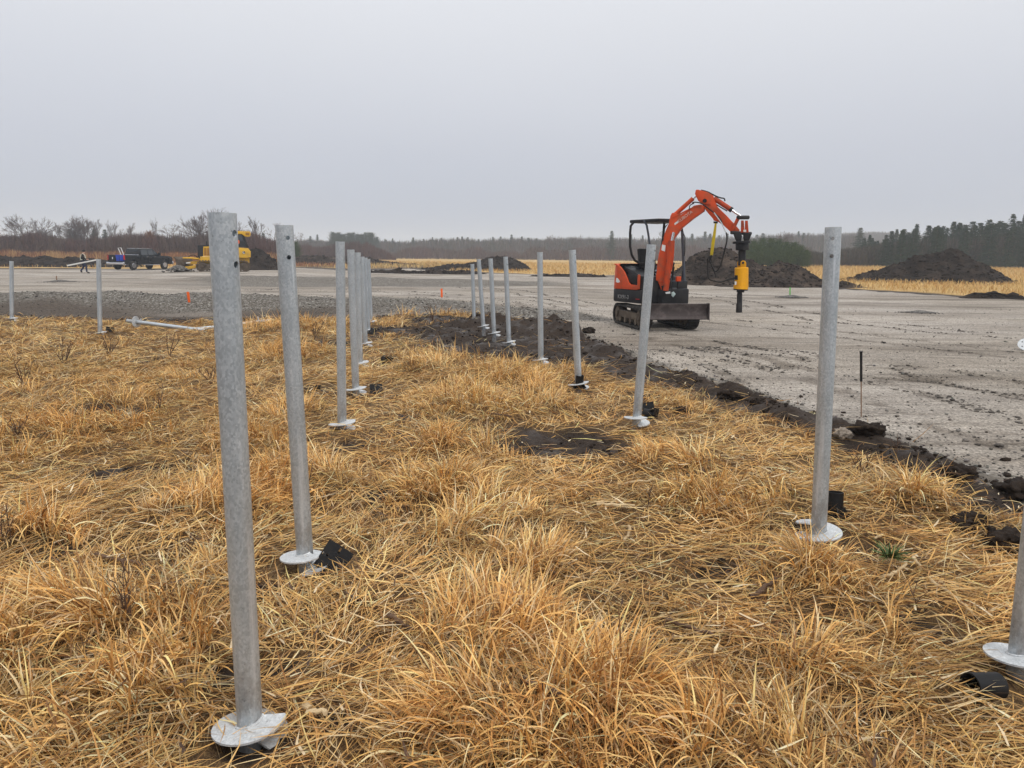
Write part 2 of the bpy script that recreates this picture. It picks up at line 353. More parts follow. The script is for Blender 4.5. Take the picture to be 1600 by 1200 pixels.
# ---------------------------------------------------------------- ground materials
def soil_nodes(m):
    n1 = m.noise(1.3, 6, .6); n2 = m.noise(22, 5, .65); n3 = m.noise(90, 3, .6)
    soil = m.ramp(n2, [(.25, (.008, .005, .0035)), (.5, (.022, .014, .009)), (.75, (.052, .035, .024))])
    return n1, n2, n3, soil
m = Mat('grass field soil', .9)
n1, n2, n3, soil = soil_nodes(m)
litter = m.ramp(m.noise(60, 4, .7, (1, .35, 1), 1.5), [(.3, (.03, .017, .009)), (.5, (.11, .065, .03)), (.7, (.26, .165, .07))])
fieldc = m.ramp(m.noise(.9, 7, .75), [(.25, (.17, .10, .04)), (.45, (.40, .26, .10)), (.6, (.56, .39, .17)), (.8, (.66, .49, .24))])
base = m.mix(m.attr('straw'), soil, litter)
base = m.mix(m.attr('field'), base, fieldc)
mud = m.mix(m.ramp(n1, [(.35, (0, 0, 0)), (.65, (1, 1, 1))]), soil, m.mix(n2, (.014, .009, .0065), (.075, .055, .042)))
base = m.mix(m.attr('mud'), base, mud)
m.col(base)
wet = m.math('MULTIPLY', m.attr('mud'), m.ramp(m.noise(2.2, 3), [(.5, (0, 0, 0)), (.62, (1, 1, 1))]))
rr = m.new('ShaderNodeMapRange'); m.lk(wet, rr.inputs[0]); rr.inputs[3].default_value = .92; rr.inputs[4].default_value = .42; m.rgh(rr.outputs[0])
m.bump(m.math('ADD', n2, m.math('MULTIPLY', n3, .4)), .7, .03); M['soil'] = m.m
m = Mat('gravel pad', .88)
tr = m.noise(1.0, 6, .65, (.22, 1.6, 1), .8); big = m.noise(.12, 5, .6); peb = m.voro(55, 'Color'); pg = m.new('ShaderNodeRGBToBW'); m.lk(peb, pg.inputs[0])
pd = m.voro(55, 'Distance'); fine = m.noise(140, 3, .7); mid = m.noise(14, 5, .7)
c = m.ramp(tr, [(.28, (.15, .126, .103)), (.45, (.275, .24, .198)), (.60, (.34, .30, .253)), (.78, (.395, .352, .302))])
c = m.mix(m.ramp(big, [(.42, (0, 0, 0)), (.62, (.75, .75, .75))]), c, (.42, .382, .34))
c = m.mix(1.0, c, m.ramp(m.noise(1.0, 5, .6, (.05, .38, 1), .5), [(.36, (.66, .63, .60)), (.5, (.95, .95, .95)), (.62, (1.12, 1.12, 1.12))]), 'MULTIPLY')
c = m.mix(1.0, c, m.ramp(m.noise(1.0, 6, .75, (.35, 2.2, 1), 1.2), [(.33, (.55, .52, .49)), (.44, (.95, .95, .95)), (.7, (1.08, 1.08, 1.08))]), 'MULTIPLY')
c = m.mix(.65, c, m.mix(1.0, c, m.ramp(pg.outputs[0], [(.12, (.32, .31, .30)), (.5, (1, 1, 1)), (.9, (1.75, 1.72, 1.68))]), 'MULTIPLY'))
c = m.mix(.6, c, m.mix(1.0, c, m.ramp(mid, [(.33, (.48, .46, .44)), (.5, (1, 1, 1)), (.8, (1.25, 1.24, 1.22))]), 'MULTIPLY'))
coarse = m.ramp(m.voro(24, 'Color'), [(.0, (.07, .062, .052)), (.4, (.16, .145, .12)), (.8, (.30, .285, .26)), (1, (.5, .48, .45))])
v2 = m.voro(24, 'Color'); g2 = m.new('ShaderNodeRGBToBW'); m.lk(v2, g2.inputs[0])
coarse = m.ramp(g2.outputs[0], [(.1, (.055, .047, .037)), (.45, (.115, .10, .082)), (.7, (.17, .155, .132)), (.9, (.36, .34, .31))])
c = m.mix(m.math('MULTIPLY', m.attr('track'), .8), c, m.mix(1.0, c, (.42, .39, .36), 'MULTIPLY'))
c = m.mix(m.attr('coarse'), c, coarse)
c = m.mix(m.attr('mud'), c, m.ramp(mid, [(.3, (.04, .03, .022)), (.7, (.12, .095, .075))]))
m.col(c)
rut = m.noise(1.0, 4, .6, (.35, 7, 1), .6)
m.bump(m.math('ADD', m.math('ADD', m.math('MULTIPLY', pg.outputs[0], .35), m.math('MULTIPLY', rut, 1.0)), m.math('MULTIPLY', mid, .9)), .75, .035); M['gravel'] = m.m
# ---------------------------------------------------------------- ground sheets
def steps(a, b, d):
    return list(np.arange(a, b, d))
def geo(a, d, g, lim):
    r = []; x = a
    while x < lim: r.append(x); x += d; d *= g
    r.append(lim); return r
xs = np.array([-q for q in geo(18, .2, 1.09, 1500)][::-1] + steps(-17.9, -9, .14) + steps(-9, 7, .07) + steps(7, 16, .14) + geo(16.1, .2, 1.09, 1500))
ys = np.array([-q for q in geo(1.2, .2, 1.25, 300)][::-1] + steps(-1, 1.2, .12) + steps(1.2, 12, .06) + steps(12, 27, .11) + steps(27, 70, .4) + geo(70, .6, 1.06, 2200))
X, Y = np.meshgrid(xs, ys); sh = X.shape; X = X.ravel(); Y = Y.ravel()
jit = (np.hypot(X, Y) < 25) * .02
X = X + RNG.normal(0, 1, X.shape) * jit; Y = Y + RNG.normal(0, 1, Y.shape) * jit
Z = H(X, Y)
sd, dn, ins = padsd(X, Y)
V = np.stack([X, Y, Z], 1)
ii = np.arange(len(X)).reshape(sh)
Q = np.stack([ii[:-1, :-1].ravel(), ii[:-1, 1:].ravel(), ii[1:, 1:].ravel(), ii[1:, :-1].ravel()], 1)
cx = X[Q].mean(1); cy = Y[Q].mean(1); wob = .16 * fbm(cx, cy, .7, 3, 41) * (cy < 24) + .8 * fbm(cx, cy, 6, 3, 42) * (cy > 30)
csd = padsd(cx, cy)[0] + wob
mud_ = mudmask(X, Y, sd, dn) * (Y < 26)
farmud = (Y > 26) * sst(.35, .6, np.exp(-(np.minimum(sd, 0) / np.interp(X, [-60, -20, 5, 30], [7, 6, 2.0, 1.2])) ** 2) * .75 + .4 * fbm(X * .4, Y, 3, 3, 44))
farmud = np.maximum(farmud, (Y > 60) * (Y < 150) * sst(.5, .7, np.exp(-((X + 14) / 22) ** 2 - ((Y - 105) / 22) ** 2) + .3 * fbm(X * .3, Y, 6, 3, 45)))
mudg = np.clip(np.maximum(mud_, farmud), 0, 1)
field = (Y > 26).astype(float)
TRK = [[(1640, 700), (1330, 600), (1180, 558), (1010, 520)], [(1640, 650), (1400, 592), (1200, 556), (1080, 535)], [(1640, 610), (1450, 583), (1250, 575), (1150, 560)], [(1640, 560), (1300, 520), (1120, 500)], [(1640, 530), (1300, 500), (1150, 470), (1000, 450)],
       [(1300, 640), (1130, 560), (1060, 545)], [(900, 500), (800, 470), (600, 455), (300, 450)], [(940, 480), (800, 455), (600, 440)]]
track_ = np.zeros(len(X)); rutd = np.zeros(len(X))
for pl_ in TRK:
    P_ = [gnd(*q) for q in pl_]
    for off in (-.6, .6):
        for a, b in zip(P_[:-1], P_[1:]):
            dx, dy = b.x - a.x, b.y - a.y; l = math.hypot(dx, dy); ax_, ay_ = a.x - dy / l * off, a.y + dx / l * off
            wx = X + .25 * fbm(X, Y, 2.5, 2, 57); wy = Y + .25 * fbm(X, Y, 2.5, 2, 56)
            s_ = ((wx - ax_) * dx + (wy - ay_) * dy) / (l * l); d_ = np.hypot(wx - ax_ - np.clip(s_, 0, 1) * dx, wy - ay_ - np.clip(s_, 0, 1) * dy)
            track_ = np.maximum(track_, np.exp(-(d_ / .11) ** 4))
track_ *= np.clip(.5 + 1.6 * fbm(X, Y, .35, 3, 55), 0, 1)
Z -= .012 * track_ * (sd > .2); V[:, 2] = Z
coarse = np.clip(sst(.45, .62, np.interp(X, [-40, -3, 1, 4.5], [1, 1, .9, 0]) * np.exp(-((Y - np.interp(X, [-40, -14, -2, 4], [23.2, 23.4, 23.2, 20])) / np.interp(X, [-14, -2, 4], [2.6, 2.0, 1.6])) ** 2) + .22 * fbm(X, Y, 1.3, 3, 47)), 0, 1)
coarse = np.maximum(coarse, .9 * sst(.35, .6, np.exp(-((X + 8) / 14) ** 2 - ((Y - 46) / 8) ** 2) + .25 * fbm(X * .5, Y, 2, 3, 48)))
coarse = np.maximum(coarse, .7 * sst(.42, .62, .55 * np.exp(-((X + 30) / 22) ** 2 - ((Y - 55) / 3) ** 2) + .3 * fbm(X * .4, Y, 2, 3, 58)))
coarse = np.maximum(coarse, .8 * sst(.4, .8, np.exp(-(sd / .35) ** 2) * (Y < 22) + .25 * fbm(X, Y, .5, 3, 49)))
padmud = np.clip(np.maximum(np.maximum(sst(-3, -6, X) * sst(2.7, 1.3, sd + .5 * fbm(X * .5, Y, .8, 3, 52)) * (Y < 24) * (Y > 15), .0), np.maximum(sst(-.1, .12, -sd + .06 * fbm(X, Y, .3, 2, 50)) * (Y < 24), .35 * sst(.25, .6, fbm(X * .6, Y * 1.6, 2.2, 4, 51)) * (Y < 60))), 0, 1)
straw_ = np.clip(1 - mudg, 0, 1)
def sub(name, mat, sel, cols):
    q = Q[sel]; u, inv = np.unique(q.ravel(), return_inverse=True)
    return np_mesh(name, V[u], inv.reshape(q.shape).astype(np.int32), mat, cols={k: c[u] for k, c in cols.items()}, smooth=True)
tag(sub('ground', M['soil'], csd <= 0, dict(mud=mudg, straw=straw_, field=field)), kind='structure')
tag(sub('gravel_pad', M['gravel'], csd > 0, dict(mud=padmud, coarse=coarse, track=track_)), kind='structure')
# ---------------------------------------------------------------- straw
m = Mat('dry straw', .62)
c = m.attr('Col', 'Color'); hn = m.noise(45, 3)
c = m.mix(m.ramp(hn, [(.3, (0, 0, 0)), (.7, (.35, .35, .35))]), c, m.mix(1.0, c, (.62, .52, .42), 'MULTIPLY'))
m.col(c); tl = m.new('ShaderNodeBsdfTranslucent'); m.lk(c, tl.inputs[0]); mx = m.new('ShaderNodeMixShader'); mx.inputs[0].default_value = .12
m.lk(m.b.outputs[0], mx.inputs[1]); m.lk(tl.outputs[0], mx.inputs[2]); m.lk(mx.outputs[0], m.n['Material Output'].inputs[0]); M['straw'] = m.m
PAL = np.array([(.88, .62, .28), (.78, .49, .18), (.55, .32, .12), (.36, .19, .07), (.90, .74, .46), (.60, .46, .28), (.22, .12, .055)])
def blade_colors(n, warm):
    k = RNG.choice(len(PAL), n, p=[.27, .24, .16, .09, .11, .08, .05]); c = PAL[k] * RNG.normal(1, .12, (n, 1))
    c = c * (1 - warm[:, None] * np.array([.12, .28, .45]))
    return np.clip(c * np.array([1.0, .985, .95]) * 1.12, .02, .96)
CH = []
def blades(x, y, az, th0, curl, L, wd, n, col_, z0, sink=.01, twist=None, clear=None):
    N_ = len(x); t = np.linspace(0, 1, n + 1)
    g = H(x, y)
    th = th0[:, None] + curl[:, None] * (t[None, 1:] - .5 / n) ** 1.3
    ds = (L / n)[:, None]
    hr = np.concatenate([np.zeros((N_, 1)), np.cumsum(np.sin(th) * ds, 1)], 1)
    hz = np.concatenate([np.zeros((N_, 1)), np.cumsum(np.cos(th) * ds, 1)], 1)
    az2 = az[:, None] + RNG.normal(0, .25, N_)[:, None] * t[None]
    px_ = x[:, None] + hr * np.cos(az2); py_ = y[:, None] + hr * np.sin(az2)
    pz = g[:, None] + z0[:, None] + hz
    pz = np.maximum(pz, g[:, None] - .01 + (z0[:, None] + .012) * RNG.uniform(.4, 1, N_)[:, None])
    tw = RNG.uniform(-1.2, 1.2, N_) if twist is None else twist
    sx = -np.sin(az) * np.cos(tw); sy = np.cos(az) * np.cos(tw); sz = np.sin(tw) * .8
    prof = np.clip(np.minimum(1, .55 + 1.6 * t) * (1 - t ** 2.2), .04, 1)[None] * (wd / 2)[:, None]
    A = np.stack([px_ - prof * sx[:, None], py_ - prof * sy[:, None], pz - prof * sz[:, None]], 2)
    B = np.stack([px_ + prof * sx[:, None], py_ + prof * sy[:, None], pz + prof * sz[:, None]], 2)
    P = np.stack([A, B], 2).reshape(-1, 3)
    idx = (np.arange(N_)[:, None] * (n + 1) + np.arange(n)[None]).ravel() * 2
    Fc = np.stack([idx, idx + 1, idx + 3, idx + 2], 1)
    C = np.repeat(col_, 2 * (n + 1), 0)
    CH.append((P.astype(np.float32), Fc.astype(np.int64), C.astype(np.float32)))
def flush(name):
    off = 0; P = []; Fs = []; Cs = []
    for p, f, c in CH: P.append(p); Fs.append(f + off); Cs.append(c); off += len(p)
    CH.clear(); return np_mesh(name, np.concatenate(P), np.concatenate(Fs), M['straw'], cols={'Col': np.concatenate(Cs)})
PILES = [((391, 1138), (347, 333)), ((477, 874), (444, 352)), ((534.5, 664), (531.5, 377.5)), ((556, 610), (548, 390)), ((562.5, 569), (559, 394.5)), ((571, 538), (566, 401)), ((576, 517), (571, 402.6)), ((580, 504), (575.5, 405)),
         ((741, 503), (738, 412.5)), ((755.5, 511), (748, 405)), ((772, 522), (766.5, 404)), ((795.5, 536), (790, 401)), ((845, 564), (843.7, 394)), ((904, 602), (894, 390.6)), ((995, 656), (1018, 382)), ((1279, 832), (1302, 355)),
         ((1594, 1026), (1672, 345)), ((18.5, 499), (18, 408)), ((156.5, 521), (154, 405))]
PB = [gnd(*b, .05) for b, t in PILES]
KEEP = [(p.x, p.y - .06, .19) for p in PB] + [(gndH(*q).x, gndH(*q).y - .04, r * 1.25) for q, r in (((525, 880), .13), ((1303, 800), .08), ((588, 612), .14), ((606, 567), .15), ((905, 604), .1), ((1014, 650), .15), ((1525, 1070), .12))]
def keepmask(x, y, k=1.0):
    ok = np.ones(len(x), bool)
    for a, b, r in KEEP:
        ok &= np.hypot(x - a, (y - b + .04)) > r * k
    return ok
def sample(n, d0, d1, pw, wide=.78, pad=1.2):
    u = RNG.random(n); e = 1 - pw
    D = (d0 ** e + u * (d1 ** e - d0 ** e)) ** (1 / e)
    return RNG.uniform(-1, 1, n) * (wide * D + pad), D
def litter_layer(n, d0, d1, seg, wmul):
    x, y = sample(n, d0, d1, .55)
    sd_, dn_, in_ = padsd(x, y); T = tallmask(x, y); mm = mudmask(x, y, sd_, dn_)
    ok = (~in_) & (sd_ < -.02) & (RNG.random(n) > mm * .96) & keepmask(x, y) & (RNG.random(n) < .62 + .45 * fbm(x, y, .28, 3, 67) + .08 + .3 * (y > 10))
    x, y, T, mm = x[ok], y[ok], T[ok], mm[ok]; n = len(x); D = np.hypot(x, y)
    flow = fbm(x, y, .8, 2, 61) * 4.5
    az = np.where(RNG.random(n) < .55, flow + RNG.normal(0, .5, n), RNG.uniform(0, 6.28, n))
    warm = np.clip(.45 + .6 * fbm(x, y, .8, 3, 62), 0, 1) * RNG.uniform(.3, 1, n)
    flt = np.clip(1 - T * 2.2, 0, 1)[:, None]; big_ = np.clip(.5 + 1.1 * fbm(x, y, .55, 3, 66), 0, 1)[:, None]; col_ = blade_colors(n, warm) * (.42 + .28 * RNG.random((n, 1)) + .38 * flt * (.35 + .65 * big_))  # shade between tall tufts put into the litter colour, flat lanes stay brighter
    blades(x, y, az, RNG.normal(1.36, .16, n), RNG.normal(.25, .35, n), RNG.uniform(.07, .26, n) * (1 + .15 * wmul), (RNG.uniform(.003, .0072, n) + .0004 * D) , seg, col_, RNG.uniform(0, .055, n) * (1 - .6 * mm))
def tuft_layer(nt_, d0, d1, per, seg, wmul):
    x, y = sample(nt_, d0, d1, .75)
    sd_, dn_, in_ = padsd(x, y); T = tallmask(x, y); mm = mudmask(x, y, sd_, dn_)
    ok = (~in_) & (sd_ < -.12) & (RNG.random(nt_) < (T * 1.5 - .06) * (1 - mm)) & keepmask(x, y, 1.5)
    x, y, T = x[ok], y[ok], T[ok]; n = len(x)
    lean_az = fbm(x, y, 1.1, 2, 63) * 5 - 1.2; lean = RNG.uniform(.15, .75, n); hgt = (.085 + .185 * T) * RNG.uniform(.75, 1.2, n) * np.interp(np.hypot(x, y), [3, 8, 16], [.95, 1.05, 1.15])
    wt = np.clip(.45 + .7 * fbm(x, y, .6, 3, 64) + RNG.normal(0, .15, n), 0, 1)
    k = np.repeat(np.arange(n), per); nb = len(k)
    ro = np.abs(RNG.normal(0, .055, nb)) * (1 + .6 * T[k]); ra = RNG.uniform(0, 6.28, nb)
    bx = x[k] + ro * np.cos(ra); by = y[k] + ro * np.sin(ra)
    ok = keepmask(bx, by); k, ro, ra, bx, by = k[ok], ro[ok], ra[ok], bx[ok], by[ok]; nb = len(k)
    vx = np.cos(lean_az[k]) * lean[k] + np.cos(ra) * (.25 + ro * 5) * .8; vy = np.sin(lean_az[k]) * lean[k] + np.sin(ra) * (.25 + ro * 5) * .8
    az = np.arctan2(vy, vx) + RNG.normal(0, .3, nb); th0 = np.clip(np.hypot(vx, vy), 0, 1.2) * RNG.uniform(.4, 1, nb)
    curl = np.abs(RNG.normal(1.9, .8, nb)) * np.where(RNG.random(nb) < .25, .25, 1)
    L = hgt[k] * RNG.uniform(.6, 1.45, nb); D = np.hypot(bx, by)
    blades(bx, by, az, th0, curl, L, RNG.uniform(.0035, .0115, nb) * np.interp(D, [3, 9], [1, .75]) + .0004 * D, seg, blade_colors(nb, wt[k] * RNG.uniform(.2, 1, nb)), np.full(nb, -.005))
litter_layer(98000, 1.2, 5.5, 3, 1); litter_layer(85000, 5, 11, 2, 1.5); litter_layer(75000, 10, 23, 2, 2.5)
tuft_layer(2300, 1.2, 5.0, 34, 7, 1); tuft_layer(4400, 4.6, 10, 24, 5, 1); tuft_layer(7000, 9.5, 21.5, 16, 3, 1)
x, y = sample(2600, 1.6, 14, .5); sd_, dn_, in_ = padsd(x, y); T = tallmask(x, y); ok = (~in_) & (sd_ < -.1) & (RNG.random(2600) < 1 - T * .8) & keepmask(x, y); x, y = x[ok], y[ok]; n = len(x); pale = RNG.random(n) < .55
cc = np.where(pale[:, None], np.array([[.80, .66, .44]]), np.array([[.10, .06, .04]])) * RNG.normal(1, .15, (n, 1))
blades(x, y, RNG.uniform(0, 6.28, n), RNG.normal(1.5, .12, n), RNG.normal(0, .1, n), RNG.uniform(.03, .16, n), RNG.uniform(.008, .018, n), 2, np.clip(cc, .02, .9), RNG.uniform(.045, .075, n), twist=RNG.uniform(-.3, .3, n))
tag(flush('dry_grass'), 'golden dry grass, trampled and in arching tufts, around the steel piles in the foreground', 'grass', kind='stuff')
# distant dry field
n = 120000; D = 30 + 120 * RNG.random(n) ** 1.4; x = RNG.uniform(-1, 1, n) * .85 * D
sd_, dn_, in_ = padsd(x, D)
fm = (sst(.35, .6, np.exp(-(np.minimum(sd_, 0) / np.interp(x, [-60, -20, 5, 30], [7, 6, 2.0, 1.2])) ** 2) * .75 + .4 * fbm(x * .4, D, 3, 3, 44)))
ok = (~in_) & (sd_ < -.4) & (RNG.random(n) > fm) & ~((x < -20) & (D < 88) & (RNG.random(n) < .8)); x, D = x[ok], D[ok]; n = len(x)
cf = np.array([(.62, .44, .19)]) * RNG.normal(1, .14, (n, 1)) * np.where(RNG.random((n, 1)) < .25, np.array([(.8, .62, .45)]), 1)
lf = (x < -22) & (D > 95); cf[lf] = np.array([.34, .16, .075]) * RNG.normal(1, .2, (lf.sum(), 1))
blades(x, D, RNG.uniform(0, 6.28, n), RNG.uniform(.1, .7, n), RNG.uniform(.2, 1, n), RNG.uniform(.22, .5, n) * (1 + (D > 90) * .6), .014 + .0006 * D, 2, np.clip(cf, .02, .9), np.zeros(n))
tag(flush('field_grass'), 'pale yellow dry grass of the open field beyond the gravel pad', 'grass', kind='stuff')
# ---------------------------------------------------------------- loose stones and clods
ICO = np.array([(0, 0, 1), (.89, 0, .45), (.28, .85, .45), (-.72, .53, .45), (-.72, -.53, .45), (.28, -.85, .45), (.72, .53, -.45), (-.28, .85, -.45), (-.89, 0, -.45), (-.28, -.85, -.45), (.72, -.53, -.45), (0, 0, -1)])
ICF = np.array([(0, 1, 2), (0, 2, 3), (0, 3, 4), (0, 4, 5), (0, 5, 1), (1, 6, 2), (2, 7, 3), (3, 8, 4), (4, 9, 5), (5, 10, 1), (6, 7, 2), (7, 8, 3), (8, 9, 4), (9, 10, 5), (10, 6, 1), (11, 7, 6), (11, 8, 7), (11, 9, 8), (11, 10, 9), (11, 6, 10)])
def stones(name, x, y, r, colr, mat, flat=.6, sink=.25):
    n = len(x); g = H(x, y); V_ = ICO[None] * RNG.uniform(.6, 1.25, (n, 12, 1)) * r[:, None, None] * np.stack([RNG.uniform(.7, 1.3, n), RNG.uniform(.7, 1.3, n), np.full(n, flat)], 1)[:, None]
    a = RNG.uniform(0, 6.28, n); ca, sa = np.cos(a)[:, None], np.sin(a)[:, None]
    P = np.stack([V_[..., 0] * ca - V_[..., 1] * sa + x[:, None], V_[..., 0] * sa + V_[..., 1] * ca + y[:, None], V_[..., 2] + (g + r * flat * (1 - 2 * sink))[:, None]], 2).reshape(-1, 3)
    Fc = (ICF[None] + (np.arange(n) * 12)[:, None, None]).reshape(-1, 3)
    return np_mesh(name, P, Fc, mat, cols={'Col': np.repeat(colr, 12, 0)})
m = Mat('stone', .85); c = m.attr('Col', 'Color'); nn = m.noise(60, 4)
m.col(m.mix(m.ramp(nn, [(.3, (0, 0, 0)), (.7, (.4, .4, .4))]), c, m.mix(1.0, c, (.5, .47, .43), 'MULTIPLY'))); m.bump(nn, .4, .01); M['stone'] = m.m
n = 62000; x, y = sample(n, 4.5, 27, .35, .8, 1.5); sd_, dn_, in_ = padsd(x, y)
cz = np.interp(x, [-40, -3, 1, 4.5], [1, 1, .9, 0]) * np.exp(-((y - np.interp(x, [-40, -14, -2, 4], [23.2, 23.4, 23.2, 20])) / 2.4) ** 2)
pr = np.clip(cz * .9 + .95 * np.exp(-(sd_ / .5) ** 2) * (.4 + .6 * (fbm(x, y, 1.1, 2, 71) > -.1)) + .10 * (fbm(x * .5, y * 2, 1.6, 3, 72) > .1) + .04 + .07 * (y < 14), 0, 1)
ok = (sd_ > -.12) & (RNG.random(n) < pr); x, y, cz = x[ok], y[ok], cz[ok]; n = len(x)
g_ = np.clip(RNG.normal(.21, .085, (n, 1)), .06, .55); colr = g_ * .62 * np.array([[1.0, .92, .82]]) * (1 + RNG.normal(0, .04, (n, 3)))
tag(stones('gravel_stones', x, y, np.clip(RNG.lognormal(-4.8, .42, n), .004, .03) * (1 + cz * .35) * (1 + y * .012), colr, M['stone'], .65), 'grey loose gravel stones scattered over the edge of the pad', 'gravel', kind='stuff')
tx, ty = [], []
for pl_ in TRK:
    P_ = [gnd(*q) for q in pl_]
    for off in (-.68, -.52, .52, .68):
        for a, b in zip(P_[:-1], P_[1:]):
            dx, dy = b.x - a.x, b.y - a.y; l = math.hypot(dx, dy); k = int(l * 12); s_ = RNG.random(k); o_ = off + RNG.normal(0, .035, k)
            tx.append(a.x + dx * s_ - dy / l * o_); ty.append(a.y + dy * s_ + dx / l * o_)
tx = np.concatenate(tx); ty = np.concatenate(ty); tx = tx - .25 * fbm(tx, ty, 2.5, 2, 57); ty = ty - .25 * fbm(tx, ty, 2.5, 2, 56)
ok = (padsd(tx, ty)[0] > .3) & (ty < 40) & (fbm(tx, ty, .9, 3, 59) > -.08); tx, ty = tx[ok], ty[ok]; n = len(tx)
tag(stones('track_crumbs', tx, ty, np.clip(RNG.lognormal(-4.1, .45, n), .008, .045), np.clip(RNG.normal(.12, .04, (n, 1)), .04, .25) * np.array([[1, .88, .76]]), M['stone'], .4), 'dark crumbs pressed up in lines along the machine tracks on the pad', 'gravel', kind='stuff')
m = Mat('dirt clod', .92); nn = m.noise(14, 6, .7); m.col(m.ramp(nn, [(.3, (.009, .0055, .004)), (.55, (.024, .016, .011)), (.8, (.06, .042, .03))])); m.bump(nn, .8, .03); M['clod'] = m.m
n = 42000; x, y = sample(n, 3.5, 23, .3, .7, 2); sd_, dn_, in_ = padsd(x, y); mm = mudmask(x, y, sd_, dn_)
ok = RNG.random(n) < np.where(sd_ < .1, mm ** 1.5 * .8 * (.35 + .65 * (fbm(x, y, .5, 2, 73) > 0)), .45 * np.exp(-np.maximum(sd_, 0) / .22) * (x > .3)); x, y = x[ok], y[ok]; n = len(x)
r_ = np.clip(RNG.lognormal(-4.25, .55, n), .007, .045)
tag(stones('dirt_clods', x, y, r_, np.full((n, 3), .05), M['clod'], .7, .3), 'dark crumbs of soil strewn over the churned mud patches', 'soil', kind='stuff')
# ---------------------------------------------------------------- lumps, mounds
def lump(name, label, cat, px, py, r, mat, flat=.55, group=None, seed=0, zoff=0):
    g = gndH(px, py, .03); z = H1(g.x, g.y); bm = bmesh.new(); bmesh.ops.create_icosphere(bm, subdivisions=4, radius=1)
    for v in bm.verts:
        c_ = v.co.copy(); a = float(fbm(np.array([c_.x * 1.7 + seed * 3]), np.array([c_.y * 1.7 + c_.z * 1.3]), 1, 4, 80 + seed)[0]); b = float(fbm(np.array([c_.x * 6 + c_.z * 3]), np.array([c_.y * 6 - c_.z * 4 + seed]), 1, 2, 81)[0])
        v.co = c_ * (1 + .6 * a + .3 * b); v.co.z *= flat
    me = bpy.data.meshes.new(name); 
    for v in bm.verts: v.co *= r
    bm.to_mesh(me); bm.free(); me.shade_smooth(); me.materials.append(mat)
    o = bpy.data.objects.new(name, me); COL.objects.link(o); o.location = (g.x, g.y, z + r * flat * .45 + zoff); o.rotation_euler = (0, 0, seed * 1.3)
    return tag(o, label, cat, group)
m = Mat('field stone', .8); nn = m.noise(20, 5); m.col(m.ramp(nn, [(.3, (.16, .13, .10)), (.7, (.34, .29, .24))])); m.bump(nn, .4, .01); M['rock'] = m.m
lump('rock', 'round tan stone half buried in the soil at the foot of the black-topped rod', 'rock', 1318, 664, .075, M['rock'], .75, seed=1)
for i, (px, py, r, lab) in enumerate([(1065, 640, .085, 'flat dark lump of soil lying alone on straw right of the pile with two brackets'),
        (1500, 738, .12, 'dark clod sticking up at the gravel edge above the far right pile'), (1356, 672, .13, 'mound of dark soil just right of the round tan stone'), (1140, 612, .12, 'clump of black soil on the gravel edge right of the leaning pile'),
        (1185, 628, .1, 'smaller clump of black soil along the gravel edge left of the tall right pile'), (1515, 815, .1, 'low flat clod in straw left of the frame-edge pile'), (1578, 832, .13, 'large wet clod by the right edge of the photo, behind the frame-edge pile'),
        (1590, 770, .15, 'heap of dark soil at the right edge where gravel meets straw'), (548, 932, .035, 'small black crumb of soil on the trampled path past the second pile'), (1070, 602, .1, 'dark clod on the gravel edge right of the leaning pile, level with its lower third'),
        (1582, 862, .08, 'small wet clod below the large one by the right edge'), (745, 495, .2, 'black heap of soil at the base of the farthest right-row pile'), (878, 508, .2, 'black heap of soil between two slim piles at the gravel edge'), (920, 518, .16, 'soil heap right behind the pile with the black tube')]):
    lump('dirt_clod', lab, 'soil clod', px, py, r, M['clod'], .55, seed=i + 2)
def moundmat(name, a, b, c_):
    m = Mat(name, .92); n_ = m.noise(.9, 7, .7); n2_ = m.noise(5, 6, .7, (1, 1, 1.6))
    m.col(m.mix(m.ramp(n_, [(.45, (0, 0, 0)), (.7, (.8, .8, .8))]), m.ramp(n2_, [(.3, a), (.7, b)]), c_)); m.bump(n2_, .9, .25); return m.m
M['mound'] = moundmat('dark topsoil heap', (.007, .005, .0035), (.024, .016, .011), (.07, .049, .035))
M['mound2'] = moundmat('mixed soil heap', (.013, .009, .006), (.045, .032, .024), (.14, .10, .072))
